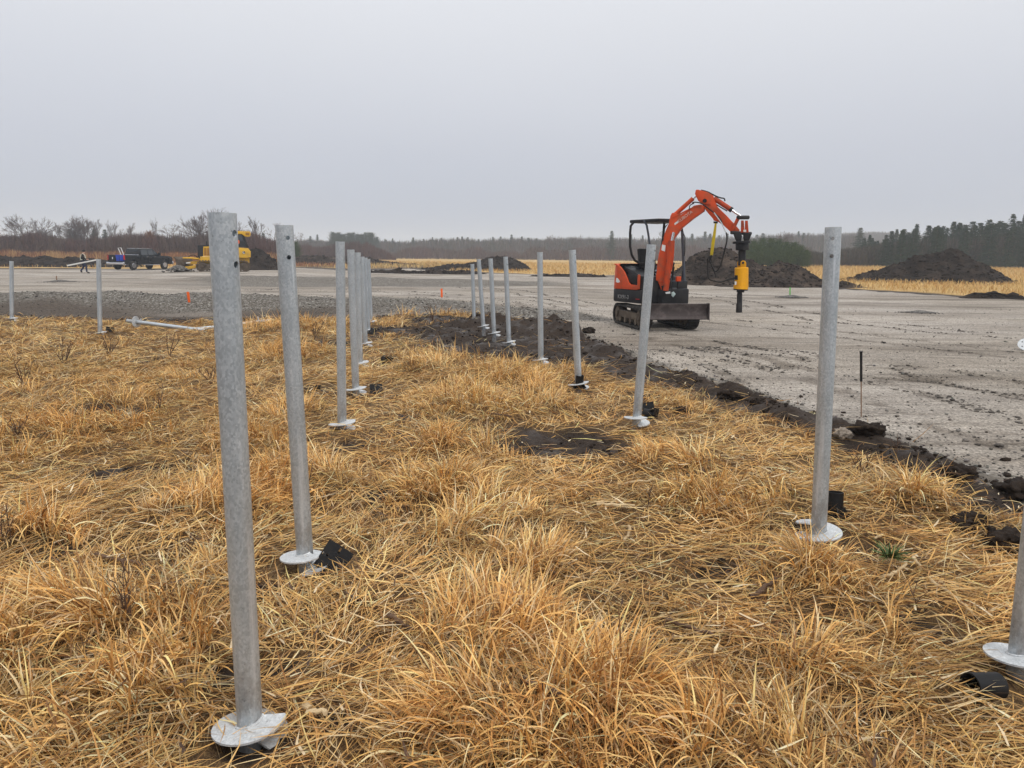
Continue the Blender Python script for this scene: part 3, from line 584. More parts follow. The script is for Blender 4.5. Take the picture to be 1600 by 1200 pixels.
def mound(name, label, D, ry, sil, ybase, mat, seed, group=None, cat='dirt pile', rough=.22, nx=300, ny=80):
    top = [at(px, py, D) for px, py in sil]; hx = [p.x for p in top]
    g0 = H1(sum(hx) / len(hx), D); hz = [max(0.0, p.z - g0) for p in top]
    x0, x1 = min(hx), max(hx); XX = np.linspace(x0, x1, nx); VV = np.linspace(-1, 1, ny)
    gx, gv = np.meshgrid(XX, VV); hh = np.interp(gx, hx, hz)
    yy = D + gv * ry * (.45 + .55 * hh / max(hz)) + .3 * fbm(gx, gv * 5, 2, 2, seed)
    prof = np.clip(1 - np.abs(gv + .12 * fbm(gx, gv * 3, 3, 2, seed + 1)) ** 1.35, 0, 1)
    nse = fbm(gx, yy, 1.5, 4, seed + 2) * .9 + .7 * (1 - 2 * np.abs(fbm(gx, yy * 1.4, 2.1, 3, seed + 3)))
    hh = hh * .87; zz = hh * prof * (1 + rough * 1.2 * nse) + rough * .8 * fbm(gx, yy, .5, 3, seed + 5) * np.minimum(1, hh * 2) * prof ** .5
    zz = zz + H(gx.ravel(), yy.ravel()).reshape(gx.shape) - .06
    o = (XX.mean(), D, 0); P = np.stack([gx - o[0], yy - o[1], zz], 2).reshape(-1, 3)
    i_ = np.arange(nx * ny).reshape(ny, nx); q = np.stack([i_[:-1, :-1].ravel(), i_[:-1, 1:].ravel(), i_[1:, 1:].ravel(), i_[1:, :-1].ravel()], 1)
    ob = np_mesh(name, P, q, mat, smooth=True); ob.location = o
    nk = int(26 * (x1 - x0) * ry); u_ = RNG.integers(0, nx * ny, nk); keep_ = (hh * prof).ravel()[u_] > .12; u_ = u_[keep_]; nk = len(u_)
    r_ = np.clip(RNG.lognormal(-2.75, .55, nk), .025, .28); V_ = ICO[None] * RNG.uniform(.6, 1.3, (nk, 12, 1)) * r_[:, None, None] * np.array([1, 1, .7]) + P[u_][:, None]
    cm = np_mesh('clods', V_.reshape(-1, 3), (ICF[None] + (np.arange(nk) * 12)[:, None, None]).reshape(-1, 3), M['clod']); cm.parent = ob; cm['kind'] = 'stuff'
    return tag(ob, label, cat, group)
mound('dirt_mound', 'tall dark heap of topsoil at the right, below the row of dark spruces', 56, 5, [(1255, 447), (1300, 441), (1340, 430), (1380, 420), (1405, 413), (1425, 403), (1450, 397), (1478, 389), (1500, 391), (1515, 399), (1530, 408), (1548, 422), (1566, 438), (1574, 444)], 443, M['mound'], 1)
mound('dirt_mound', 'brown heap of mixed soil and roots behind the orange excavator arm', 49, 4, [(1030, 438), (1060, 417), (1080, 402), (1100, 393), (1120, 385), (1138, 390), (1155, 402), (1180, 411), (1215, 409), (1245, 413), (1262, 424), (1280, 438), (1296, 446)], 443, M['mound2'], 11, rough=.26)
mound('dirt_mound', 'dark soil heap with a pointed top in the field between the two rows of piles', 86, 6, [(640, 423), (680, 417), (706, 411), (722, 411.5), (743, 406.5), (765, 402), (783, 398.5), (798, 400), (812, 408), (825, 416), (830, 420)], 420, M['mound'], 21)
mound('dirt_bank', 'long low bank of black soil across the far left, behind the walking worker', 84, 4, [(-160, 399), (-60, 400), (0, 398), (15, 401), (30, 399), (70, 400), (95, 402), (130, 403), (160, 406), (195, 408), (215, 414), (222, 419)], 419, M['mound'], 31, nx=300)
mound('dirt_mound', 'dark soil heap showing right behind the yellow bulldozer', 74, 4, [(340, 412), (360, 398), (385, 388), (396, 386), (408, 389), (418, 397), (436, 412), (440, 414)], 413, M['mound'], 41)
mound('dirt_bank', 'low greyish bank of soil beyond the second pile, in front of the far thicket', 112, 7, [(425, 411), (455, 402), (480, 399), (510, 401), (540, 400), (575, 402), (600, 407), (640, 411), (660, 414)], 411, M['mound2'], 51)
mound('dirt_ridge', 'thin dark ridge of soil on the pad edge under the heap with the pointed top', 68, 1.6, [(560, 424), (620, 420), (680, 422), (720, 423), (745, 424), (766, 430)], 428, M['mound'], 61, rough=.4)
mound('dirt_ridge', 'thin dark ridge of soil on the pad edge left of the excavator', 62, 1.2, [(820, 433), (845, 427), (870, 428), (900, 427), (930, 428), (965, 432)], 432, M['mound'], 71, rough=.4)
mound('dirt_ridge', 'low ridge of dark soil on the pad edge behind the tall right pile', 44, 1.4, [(1120, 444), (1165, 438), (1200, 433), (1240, 436), (1280, 437), (1320, 441), (1350, 447), (1372, 453)], 450, M['mound2'], 81, rough=.4)
mound('dirt_ridge', 'low ridge of dark soil on the pad edge at the right, below the tallest heap', 33.5, .8, [(1500, 466), (1520, 457), (1560, 457), (1600, 460), (1650, 463), (1700, 470)], 466, M['mound'], 91, rough=.4)
g = gnd(1237, 464)
# ================================================================ steel piles
def make_pile():
    L, ro, ri = 1.85, .0445, .038
    root = thing('screw_pile', None, 'steel pile', (0, 0, 0), 'galvanised steel piles standing in rows')
    mb = MB(); k = 48
    for r in (ro, ri):
        pass
    vs = []; 
    for z, r in ((-.25, ro), (L, ro), (L, ri), (-.25, ri)):
        vs += [(r * math.cos(2 * math.pi * i / k), r * math.sin(2 * math.pi * i / k), z) for i in range(k)]
    mb.add(vs, [(a * k + i, a * k + (i + 1) % k, ((a + 1) % 4) * k + (i + 1) % k, ((a + 1) % 4) * k + i) for a in range(4) for i in range(k)])
    pipe = mb.build('pipe', M['galv'], root, smooth=40)
    cut = MB()
    for z in (L - .065, L - .165): cut.tube([(0, -.1, z), (0, .1, z)], .0115, 24)
    co = cut.build('cutter', M['galv'], None, smooth=0)
    md = pipe.modifiers.new('b', 'BOOLEAN'); md.object = co; md.operation = 'DIFFERENCE'; md.solver = 'EXACT'
    dg = bpy.context.evaluated_depsgraph_get(); me = bpy.data.meshes.new_from_object(pipe.evaluated_get(dg)); pipe.modifiers.clear(); pipe.data = me
    me.materials.clear(); me.materials.append(M['galv'])
    me.shade_smooth(); me.set_sharp_from_angle(angle=R(40)); bpy.data.objects.remove(co)
    # helical plate: a bit more than one turn, low end passing under the high end
    hb = MB(); n = 64; a0, a1 = R(-55), R(350); th = .008; ro2 = .132; pitch = .075
    vs = []
    for i in range(n + 1):
        t = i / n; a = a0 + (a1 - a0) * t; z = pitch * (a - (a0 + a1) / 2) / (2 * math.pi); rr = ro2 * (1 - .06 * (i in (0, n)))
        for r_, dz in ((ro - .002, 0), (rr, 0), (rr, th), (ro - .002, th)): vs.append((r_ * math.cos(a), r_ * math.sin(a), z + dz))
    fs = [(i * 4 + j, i * 4 + (j + 1) % 4, (i + 1) * 4 + (j + 1) % 4, (i + 1) * 4 + j) for i in range(n) for j in range(4)] + [(3, 2, 1, 0), (n * 4, n * 4 + 1, n * 4 + 2, n * 4 + 3)]
    hb.add(vs, fs); hb.build('helix_plate', M['galv2'], root, smooth=40)
    wb = MB(); pts = []
    for i in range(33):
        a = a0 + (a1 - a0) * i / 32; z = pitch * (a - (a0 + a1) / 2) / (2 * math.pi) + th; rr = ro + .002 + .0015 * math.sin(i * 2.3); pts.append((rr * math.cos(a), rr * math.sin(a), z + .002))
    wb.tube(pts, .0055, 6); wb.build('weld_bead', M['galv2'], root)
    return root
PLAB = ['thickest and nearest steel pile at the lower left, with both lobes of its plate showing', 'second pile of the left row, with the black slotted bracket at its plate',
 'third pile of the left row, its plate tilted flat above trampled straw', 'fourth pile of the left row, close behind the third one', 'fifth pile of the left row, counted from the camera', 'sixth pile of the left row, with a white plate on dark soil',
 'seventh pile of the left row, second from the far end', 'farthest pile of the left row, almost hidden by the one in front', 'farthest pile of the right row, beside a black soil heap', 'second farthest pile of the right row, white plate just above the soil',
 'third farthest pile of the right row, its plate held clear of the ground', 'fourth farthest pile of the right row, white plate at the edge of the mud', 'upright pile between the mud patch and the pile with the black tube, standing in straw',
 'slim pile with a black tube cap standing against its foot', 'pile leaning to the right across the excavator, with two brackets at its foot', 'tall pile on the right in front of the gravel, split white plate at its foot',
 'pile cut off by the right edge of the photo, with a dull scratched plate', 'leftmost pile in the photo, standing alone at the back of the straw', 'lone pile at the back left, in front of the truck and the walking worker']
HOLE = [52, 18, 75, 80, 60, 70, 60, 50, 40, 45, 40, 35, 88, 62, 60, -2, 20, 30, 20]
HELR = [-2, -45, 25, 10, 40, 20, 0, 30, -20, 0, 10, 15, -10, 10, -25, 190, 60, 0, 30]
pile0 = make_pile(); used = False; PO = []
for i, (b, t) in enumerate(PILES):
    g = gnd(b[0], b[1], .05); z = H1(g.x, g.y) + {0: .09, 1: .075, 10: .13, 12: .09, 13: .1, 14: .08, 15: .085, 16: .08}.get(i, .06); g = gnd(b[0], b[1], z)
    hd = Vector((g.x, g.y, 0)).normalized(); top = onplane(t[0], t[1], g, hd)
    ax = (top - g); L = ax.length
    o = pile0 if not used else copytree(pile0); used = True
    o['label'] = PLAB[i]
    fa = math.atan2(-g.y, -g.x) + R(HOLE[i])     # direction the bolt holes face
    q = Vector((0, 0, 1)).rotation_difference(ax.normalized())
    o.rotation_mode = 'QUATERNION'; o.rotation_quaternion = q @ Matrix.Rotation(fa - R(90), 3, 'Z').to_quaternion(); o.location = g; o.scale = (1, 1, L / 1.85)
    for ch in o.children:
        if not ch.name.startswith('pipe'): ch.rotation_euler = (0, 0, math.atan2(-g.y, -g.x) + R(90) - (fa - R(90)) + R(HELR[i])); ch.scale = (1, 1, 1.85 / L)
    PO.append(o)
def lie(px, py, z, qx, qy, zq, lab, spin=0):
    a = gnd(px, py, z); b_ = gnd(qx, qy, zq); o = copytree(pile0); o['label'] = lab; o['group'] = 'galvanised steel piles lying on the ground'
    o.rotation_quaternion = Vector((0, 0, 1)).rotation_difference((b_ - a).normalized()); o.location = a; o.scale = (1, 1, 1)
lie(213, 503, .16, 299, 514, .05, 'steel pile lying on the straw at the back left, plate at its left end')
lie(406, 503, .16, 330, 512, .05, 'steel pile lying behind the nearest pile, only its right end showing')
g = gnd(1607, 546); nrm = Vector((-.35, -.5, .8)).normalized(); PC = Vector((g.x, g.y, H1(g.x, g.y) + .11)); t = thing('steel_plate', 'round white steel plate tilted up on the gravel at the right edge', 'steel plate', PC)
MB().tube([PC, PC + nrm * .008], .19, 40).build('disc', M['galv2'], t); ux = nrm.orthogonal().normalized(); uy = nrm.cross(ux)
for i in range(6): q = PC + (ux * math.cos(i * 1.047 + .2) + uy * math.sin(i * 1.047 + .2)) * .13; MB().tube([q, q + nrm * .012], .013, 12).build('bolt', M['bracket'], t)
# ---------------------------------------------------------------- black brackets
def make_bracket():
    root = thing('pile_bracket', None, 'steel bracket', (0, 0, 0), 'black pile cap brackets lying in the straw')
    n = 24; s = .16; h = .003; c = s / n; cells = set((i, j) for i in range(n) for j in range(n))
    for i, j in list(cells):
        x = (i + .5) * c - s / 2; y = (j + .5) * c - s / 2
        for sx, sy, horiz in ((0, 1, 0), (0, -1, 0), (1, 0, 1), (-1, 0, 1)):
            dx, dy = x - sx * .055, y - sy * .055
            if (abs(dx) < .016 and abs(dy) < .006 and horiz) or (abs(dy) < .016 and abs(dx) < .006 and not horiz): cells.discard((i, j))
    mb = MB()
    for i, j in cells:
        x0, y0 = i * c - s / 2, j * c - s / 2; nb = [(i, j - 1) in cells, (i + 1, j) in cells, (i, j + 1) in cells, (i - 1, j) in cells]
        k = len(mb.v); P_ = [(x0, y0), (x0 + c, y0), (x0 + c, y0 + c), (x0, y0 + c)]
        mb.v += [(a, b, -h) for a, b in P_] + [(a, b, h) for a, b in P_]; mb.f += [(k + 3, k + 2, k + 1, k), (k + 4, k + 5, k + 6, k + 7)]
        for e in range(4):
            if not nb[e]: mb.f.append((k + e, k + (e + 1) % 4, k + 4 + (e + 1) % 4, k + 4 + e))
    mb.build('plate', M['bracket'], root, smooth=30)
    tb = MB(); k = 32; ro, ri = .051, .046; vs = []
    for z, r in ((-h, ro), (-.13, ro), (-.13, ri), (-h - .001, ri)): vs += [(r * math.cos(2 * math.pi * i / k), r * math.sin(2 * math.pi * i / k), z) for i in range(k)]
    tb.add(vs, [(a * k + i, a * k + (i + 1) % k, ((a + 1) % 4) * k + (i + 1) % k, ((a + 1) % 4) * k + i) for a in range(4) for i in range(k)]).build('collar', M['bracket'], root)
    for a in range(4):
        an = math.pi / 4 + a * math.pi / 2; d = Vector((math.cos(an), math.sin(an), 0)); nn = Vector((-d.y, d.x, 0)) * .006
        MB().prism([d * .05 + Vector((0, 0, -h)), d * .1 + Vector((0, 0, -h)), d * .05 + Vector((0, 0, -.08))], nn).build('gusset', M['bracket'], root)
    return root
br0 = make_bracket(); used = False
for px, py, z, rot, lab in [(522, 884, .09, (62, 38, 10), 'nearest black slotted bracket, leaning against the plate of the second pile'), (588, 612, .05, (70, 0, 20), 'black bracket lying right of the third and fourth pile, its webs towards the camera'),
        (606, 568, .05, (110, 20, 50), 'small black bracket in the straw just beyond the one right of the third pile'), (582, 519, .06, (60, 0, -30), 'black bracket at the foot of the seventh pile of the left row'),
        (1011, 644, .07, (65, -15, -20), 'black bracket standing behind the foot of the leaning pile'), (634, 656, .02, (20, 10, 10), 'black bracket almost buried in straw, right of the third pile'),
        (1024, 652, .05, (95, 10, 60), 'black bracket with its round collar facing out, right of the leaning pile'), (172, 519, .05, (80, 10, 40), 'tiny black bracket right of the lone back left pile')]:
    o = br0 if not used else copytree(br0); used = True; o['label'] = lab
    g = gndH(px, py, z * .6); o.location = (g.x, g.y, H1(g.x, g.y) + z); o.rotation_euler = [R(k) for k in rot]
def cap_tube(px, py, rot, lab, z=.0, L=.15, plate=True):
    g = gndH(px, py, z); root = thing('steel_socket', lab, 'steel tube', (0, 0, 0), 'black tube caps'); k = 28
    tb = MB(); vs = []
    for zz, r in ((0, .052), (L, .052), (L, .046), (.01, .046)): vs += [(r * math.cos(2 * math.pi * i / k), r * math.sin(2 * math.pi * i / k), zz) for i in range(k)]
    tb.add(vs, [(a * k + i, a * k + (i + 1) % k, (a + 1) * k + (i + 1) % k, (a + 1) * k + i) for a in range(3) for i in range(k)] + [tuple(range(k))[::-1], tuple(range(3 * k, 4 * k))]).build('tube', M['bracket'], root)
    if not plate: root.location = (g.x, g.y, H1(g.x, g.y) + .012 + z); root.rotation_euler = [R(q) for q in rot]; return
    MB().box((0, 0, -.006), (.15, .15, .008)).build('base_plate', M['bracket'], root, bevel=.002)
    for a in range(4):
        an = math.pi / 4 + a * math.pi / 2; d = Vector((math.cos(an), math.sin(an), 0))
        MB().prism([d * .05, d * .095, d * .05 + Vector((0, 0, .06))], Vector((-d.y, d.x, 0)) * .006).build('web', M['bracket'], root)
    root.location = (g.x, g.y, H1(g.x, g.y) + .012 + z); root.rotation_euler = [R(q) for q in rot]
cap_tube(905, 606, (4, 0, 20), 'open black tube cap standing at the foot of a slim right-row pile', .06)
cap_tube(1304, 806, (-6, 5, 35), 'open black tube cap right behind the tall right pile')
cap_tube(1558, 1076, (0, -84, 12), 'dull dark tube cap lying on its side by the far right pile', .05, .13, False)
# ---------------------------------------------------------------- stakes and rods
def stake(name, lab, cat, px, py, ptop, D, wdt, parts_, lean=0):
    b = at(px, py, D); z = H1(b.x, b.y); tp = at(ptop[0], ptop[1], D); root = thing(name, lab, cat, (b.x, D, z))
    base = Vector((b.x, D, z - .1)); topv = Vector((tp.x, D, tp.z)); a = 0
    for nm, frac, mt, ww, rnd in parts_:
        p0 = base.lerp(topv, a); p1 = base.lerp(topv, frac); a = frac
        if rnd: MB().tube([p0, p1], ww, 10).build(nm, M[mt], root)
        else:
            mb = MB(); e = Vector((ww, 0, 0)); f_ = Vector((0, ww * .35, 0)); mb.hexa([p0 - e - f_, p0 + e - f_, p0 + e + f_, p0 - e + f_], [p1 - e - f_, p1 + e - f_, p1 + e + f_, p1 - e + f_]); mb.build(nm, M[mt], root, bevel=.002)
D_ = lambda px, py: gnd(px, py).y
stake('survey_stake', 'short orange stake leaning on the gravel ridge left of the nearest pile', 'stake', 296, 471, (293.5, 456), 22.4, 0, [('stake_shaft', .25, 'wood', .02, 0), ('painted_top', 1, 'stakeo', .035, 0)])
stake('survey_stake', 'short orange stake alone on the gravel between the two rows of piles', 'stake', 690.5, 470, (690, 451), D_(690, 470), 0, [('stake_shaft', .3, 'wood', .02, 0), ('painted_top', 1, 'stakeo', .036, 0)])
stake('wooden_stake', 'dark stub of a wooden stake in the straw between the two far rows', 'stake', 701, 497, (700.5, 481), 20.2, 0, [('stake_shaft', 1, 'rust', .016, 0)])
stake('survey_stake', 'small bright green stake on the gravel behind the tall right pile', 'stake', 1234.5, 463, (1234.5, 449), D_(1234, 464), 0, [('painted_top', 1, 'green', .022, 0)])
stake('survey_stake', 'small dark stake on the pale gravel below the worker, at the far left', 'stake', 89, 440, (88, 431), D_(88, 440), 0, [('stake_shaft', 1, 'rust', .03, 0)])
stake('marker_rod', 'thin upright rod with a long black sleeve on top, beside the round tan stone', 'marker rod', 1346.5, 657, (1345.5, 549), D_(1346, 657), 0, [('rod', .60, 'rust', .006, 1), ('sleeve', .985, 'hose', .013, 1), ('sleeve_cap', 1, 'hose', .017, 1)])
def gheap(px, py, r, h, lab):
    g = gnd(px, py); n = 1400; a = RNG.uniform(0, 6.28, n); q = np.abs(RNG.normal(0, .5, n)); x = g.x + q * r * np.cos(a); y = g.y + q * r * .7 * np.sin(a)
    gr = np.clip(RNG.normal(.16, .06, (n, 1)), .05, .4) * np.array([[1, .95, .88]])
    me = stones('gravel_heap', x, y, np.full(n, .02) * (1 + .5 * RNG.random(n)), gr, M['stone'], .7, 0)
    co = np.empty(len(me.data.vertices) * 3, np.float32); me.data.vertices.foreach_get('co', co); co = co.reshape(-1, 3); q2 = np.hypot(co[:, 0] - g.x, (co[:, 1] - g.y) / .7) / r; co[:, 2] += h * np.exp(-q2 ** 2 * 2.5); me.data.vertices.foreach_set('co', co.ravel())
    tag(me, lab, 'gravel heap')
gheap(1237, 465, .55, .09, 'small heap of gravel round the foot of the green stake')
gheap(93, 441, .8, .1, 'small heap of gravel right of the dark stake at the far left')
gheap(1437, 488, .5, .05, 'small reddish scrape of gravel on the open pad at the right')
# ---------------------------------------------------------------- lying stalks, sticks, dry weeds, green plant
m = Mat('pale stalk', .7); nn = m.noise(9, 4, .6, (1, 1, 1)); m.col(m.ramp(nn, [(.3, (.30, .20, .10)), (.6, (.60, .46, .27))])); M['stalk'] = m.m
m = Mat('dark stick', .85); nn = m.noise(14, 5); m.col(m.ramp(nn, [(.3, (.05, .028, .018)), (.7, (.16, .10, .065))])); M['stick'] = m.m
def stick(name, lab, a, b, r, mt, group, z0=.055, z1=.065):
    p, q = gndH(*a, z0), gndH(*b, z1); pz = H1(p.x, p.y) + z0; qz = H1(q.x, q.y) + z1; P0 = Vector((p.x, p.y, pz)); P1 = Vector((q.x, q.y, qz)); n = 7
    pts = [P0.lerp(P1, i / n) + Vector((random.gauss(0, r * .5), random.gauss(0, r * .5), random.gauss(0, r * .3))) for i in range(n + 1)]
    o = MB().tube(pts, [r * (1.15 if i % 3 == 0 else .95) * (1 - .3 * i / n) for i in range(n + 1)], 9).build(name, M[mt], None, loc=P0); tag(o, lab, 'stick' if mt == 'stick' else 'stalk', group)
STK = [((965, 757), (1028, 748), .011, 'stalk', 'pale stalk lying right of the big mud patch, beside the trampled path'), ((932, 788), (990, 791), .012, 'stalk', 'cut pale stalk below the one right of the mud patch'), ((60, 792), (130, 806), .013, 'stalk', 'pale stalk pointing right in the straw at the left edge'),
       ((985, 822), (978, 845), .011, 'stalk', 'short pale stub standing askew left of the trampled right path'), ((1176, 935), (1215, 903), .013, 'stick', 'bare brown stalk end lying diagonally in the trampled straw, lower right'), ((150, 868), (258, 890), .012, 'stick', 'long dark stick lying in the straw left of the nearest pile'),
       ((62, 940), (120, 915), .014, 'stick', 'dark stick half buried near the left edge of the photo'), ((825, 1062), (868, 1092), .017, 'stick', 'thick black stick in the dark gap of the nearest tuft'), ((1428, 870), (1437, 889), .010, 'stalk', 'short cream stub beside the green plant'),
       ((1378, 905), (1415, 882), .010, 'stalk', 'pale split stalk lying below the green plant'), ((475, 1105), (512, 1115), .013, 'stalk', 'broken cream stub on the path right of the nearest pile'), ((610, 962), (650, 985), .011, 'stick', 'dark stick at the edge of the trampled path, mid photo'),
       ((620, 672), (645, 700), .012, 'stick', 'brown stick pointing at the half buried bracket'), ((1040, 968), (1115, 993), .010, 'stick', 'slender grey-brown stick lying across the right trampled path'), ((860, 575), (885, 563), .014, 'stick', 'brown stick across the mud by the slim piles'),
       ((1380, 835), (1365, 842), .009, 'stalk', 'small cream chip lying above the green plant'), ((215, 792), (253, 794), .007, 'stalk', 'thin pale stalk lying level, left of the nearest pile'), ((1100, 778), (1160, 770), .008, 'stick', 'thin brown stick in the straw left of the tall right pile'),
       ((760, 640), (800, 652), .010, 'stick', 'brown stick in the straw above the big mud patch'), ((1455, 905), (1520, 955), .009, 'stalk', 'long pale stalk slanting down toward the pile cut by the right edge')]
for a, b, r, mt, lab in STK: stick('corn_stalk' if mt == 'stalk' else 'dry_stick', lab, a, b, r, mt, None)
def weed(lab, px, py, hgt, nst, seed, spread=.5):
    rr = random.Random(seed); g = gndH(px, py); z = H1(g.x, g.y); mb = MB(); D = g.y
    for s_ in range(nst):
        a = rr.uniform(0, 6.28); l = rr.uniform(.05, spread); p = Vector((g.x, g.y, z - .02)); d = Vector((math.cos(a) * l, math.sin(a) * l, 1)).normalized(); pts = [p]; L = hgt * rr.uniform(.6, 1.1)
        for k in range(6): d = (d + Vector((rr.gauss(0, .09), rr.gauss(0, .09), 0))).normalized(); p = p + d * L / 6; pts.append(p)
        r0 = .0022 + .0005 * D; mb.tube(pts, [r0 * (1 - .12 * i) for i in range(7)], 5)
        for k in range(2, 6):
            for e in (1, -1):
                if rr.random() < .6: q = pts[k]; dd = Vector((rr.gauss(0, .7), rr.gauss(0, .7), .8)).normalized(); mb.tube([q, q + dd * .035, q + dd * .07 + Vector((0, 0, .01))], [r0 * .6, r0 * .5, r0 * .3], 4)
    o = mb.build('dry_weed', M['stick'], None, loc=(g.x, g.y, z)); tag(o, lab, 'dry weed', 'dark dry weed stems')
for i, w_ in enumerate([('branching dark weed with several thin stems, left of the nearest pile', 203, 985, .34, 6), ('single black crooked weed stem left of the nearest plate', 142, 1050, .22, 2), ('single dark red stem rising from straw, lower centre right', 1031, 1010, .14, 1),
        ('tall thin stem in the foreground tuft, below centre', 772, 1110, .2, 2), ('pair of dark stems beside the nearest pile, half way up', 288, 880, .26, 2), ('dark stem in the straw right of the second pile', 480, 765, .25, 1), ('fan of dark stems at the left edge in the mid straw', 30, 690, .4, 5),
        ('leaning dark stem left of the nearest pile, upper straw', 250, 652, .35, 2), ('dark weed between the lone left pile and the nearest pile', 100, 570, .5, 5), ('dark weed in front of the lone back left pile', 170, 560, .45, 4), ('dark weed stems at the far left below the leftmost pile', 40, 610, .45, 5),
        ('dark stems in front of the lying pile at the back left', 265, 560, .45, 3), ('leafless reddish weed in the straw left of the stake stub', 676, 505, .6, 4), ('dark weed between second and third pile, at the back', 490, 530, .5, 4), ('thin stem at the path edge right of the third pile', 650, 670, .28, 1),
        ('dark stem in straw by the far right of the foreground', 1440, 960, .2, 2), ('dark red stems right of the tall right pile', 1345, 740, .22, 3), ('thin weed right behind the tall right pile, on the straw edge', 1400, 720, .2, 2), ('dark weed left of the nearest pile, beyond the flattened patch', 330, 600, .42, 4),
        ('dark stems low in the straw at the left edge, near the camera', 15, 860, .28, 3), ('thin dark stem between the big mud patch and the leaning pile', 1100, 760, .16, 1), ('weed stem in the tufts below the big mud patch', 1010, 800, .2, 2)]):
    weed(*w_, seed=100 + i)
m = Mat('fresh green leaf', .5); nn = m.noise(20, 3); m.col(m.ramp(nn, [(.3, (.04, .07, .018)), (.7, (.12, .17, .05))])); M['leaf'] = m.m
g = gndH(1390, 873, .08); n = 90; kk = len(CH)
a_ = RNG.uniform(0, 6.28, n); rr_ = np.abs(RNG.normal(0, .012, n)); blades(g.x + rr_ * 1.4 * np.cos(a_), g.y + rr_ * np.sin(a_), a_, RNG.uniform(.5, 1.35, n), RNG.uniform(.1, .8, n), RNG.uniform(.06, .14, n), RNG.uniform(.007, .014, n), 4, np.full((n, 3), .1), np.full(n, .09))
M_s = M['straw']; M['straw'] = M['leaf']; o = flush('green_plant'); M['straw'] = M_s
tag(o, 'small fresh green plant in the straw below the tall right pile', 'plant')
# ================================================================ excavator
EX = thing('mini_excavator', 'orange and black mini excavator with canopy and a yellow auger drive hanging from its arm', 'excavator', (3.6, 18.8, H1(3.6, 18.8)))
EC = Vector((3.6, 18.8, H1(3.6, 18.8))); ah = R(-60)
hh = Vector((math.cos(ah), math.sin(ah), 0)); hr_ = Vector((hh.y, -hh.x, 0))
U = lambda a, b, z: EC + hh * a + hr_ * b + Vector((0, 0, z))
at_ = R(-79); th_ = Vector((math.cos(at_), math.sin(at_), 0)); tr_ = Vector((th_.y, -th_.x, 0))
T = lambda a, b, z: EC + th_ * a + tr_ * b + Vector((0, 0, z))
# tracks
def stadium(L, r, k=14, r2=None):
    pts = []
    for i in range(k + 1): t = -math.pi / 2 + math.pi * i / k; pts.append((L / 2 - r + r * math.cos(t), r + r * math.sin(t)))
    for i in range(k + 1): t = math.pi / 2 + math.pi * i / k; pts.append((-L / 2 + r + r * math.cos(t), r + r * math.sin(t)))
    return pts
def track(side, fr, L, hgt, wd, off, root, matb, matf, lugs=46, lug=.025, n_roll=4):
    r = hgt / 2; outer = stadium(L, r); inner = [(a * (L - .09) / L, .045 + z * (hgt - .09) / hgt) for a, z in outer]
    mb = MB(); b0, b1 = off * side - wd / 2, off * side + wd / 2; n = len(outer)
    vs = [fr(a, b0, z) for a, z in outer] + [fr(a, b1, z) for a, z in outer] + [fr(a, b1, z) for a, z in inner] + [fr(a, b0, z) for a, z in inner]
    mb.add(vs, [(k * n + i, k * n + (i + 1) % n, ((k + 1) % 4) * n + (i + 1) % n, ((k + 1) % 4) * n + i) for k in range(4) for i in range(n)])
    per = 0; seg = []
    for i in range(n):
        a, b = outer[i], outer[(i + 1) % n]; l = math.hypot(b[0] - a[0], b[1] - a[1]); seg.append((per, l, a, b)); per += l
    for q in range(lugs):
        s_ = per * q / lugs
        for st, l, a, b in seg:
            if st <= s_ < st + l and l > 1e-6:
                f = (s_ - st) / l; x, z = a[0] + (b[0] - a[0]) * f, a[1] + (b[1] - a[1]) * f; tx, tz = (b[0] - a[0]) / l, (b[1] - a[1]) / l; nx, nz_ = tz, -tx; hw = per / lugs * .28
                P_ = lambda s2, h2, bb: fr(x + tx * s2 + nx * h2, bb, z + tz * s2 + nz_ * h2)
                mb.hexa([P_(-hw, -.01, b0 + .01), P_(hw, -.01, b0 + .01), P_(hw, -.01, b1 - .01), P_(-hw, -.01, b1 - .01)], [P_(-hw * .7, lug, b0 + .015), P_(hw * .7, lug, b0 + .015), P_(hw * .7, lug, b1 - .015), P_(-hw * .7, lug, b1 - .015)])
    tr = thing('track', None, None, EX.location if root is EX else root.location); tr.parent = root; tr.location = (0, 0, 0); ORG[tr] = ORG[root]
    mb.build('track_belt', matb, tr, smooth=30)
    c = off * side
    for a in (L / 2 - r, -L / 2 + r):
        MB().tube([fr(a, c - wd * .36, r), fr(a, c + wd * .36, r)], r * .80, 20).tube([fr(a, c - wd * .47, r), fr(a, c + wd * .47, r)], r * .3, 12).build('drive_wheel', matf, tr, bevel=.01)
    MB().box((0, c, r + .02), (L - 2.1 * r, wd * .72, hgt * .36), fr).build('track_frame', matf, tr, bevel=.02)
    for i in range(n_roll):
        a = (-.5 + (i + .5) / n_roll) * (L - 2.4 * r); MB().tube([fr(a, c - wd * .4, .10 * hgt / .5 + .035), fr(a, c + wd * .4, .10 * hgt / .5 + .035)], .075 * hgt / .5, 12).build('roller', matf, tr)
    return tr
Tt = lambda a, b, z: T(a, b, z + .025)
track(1, Tt, 2.1, .50, .30, .60, EX, M['rubber'], M['dusty']); track(-1, Tt, 2.1, .50, .30, .60, EX, M['rubber'], M['dusty'])
MB().box((0, 0, .40), (1.2, .86, .22), T).tube([T(0, 0, .45), T(0, 0, .62)], .34, 24).build('undercarriage_frame', M['dusty'], EX, bevel=.02)
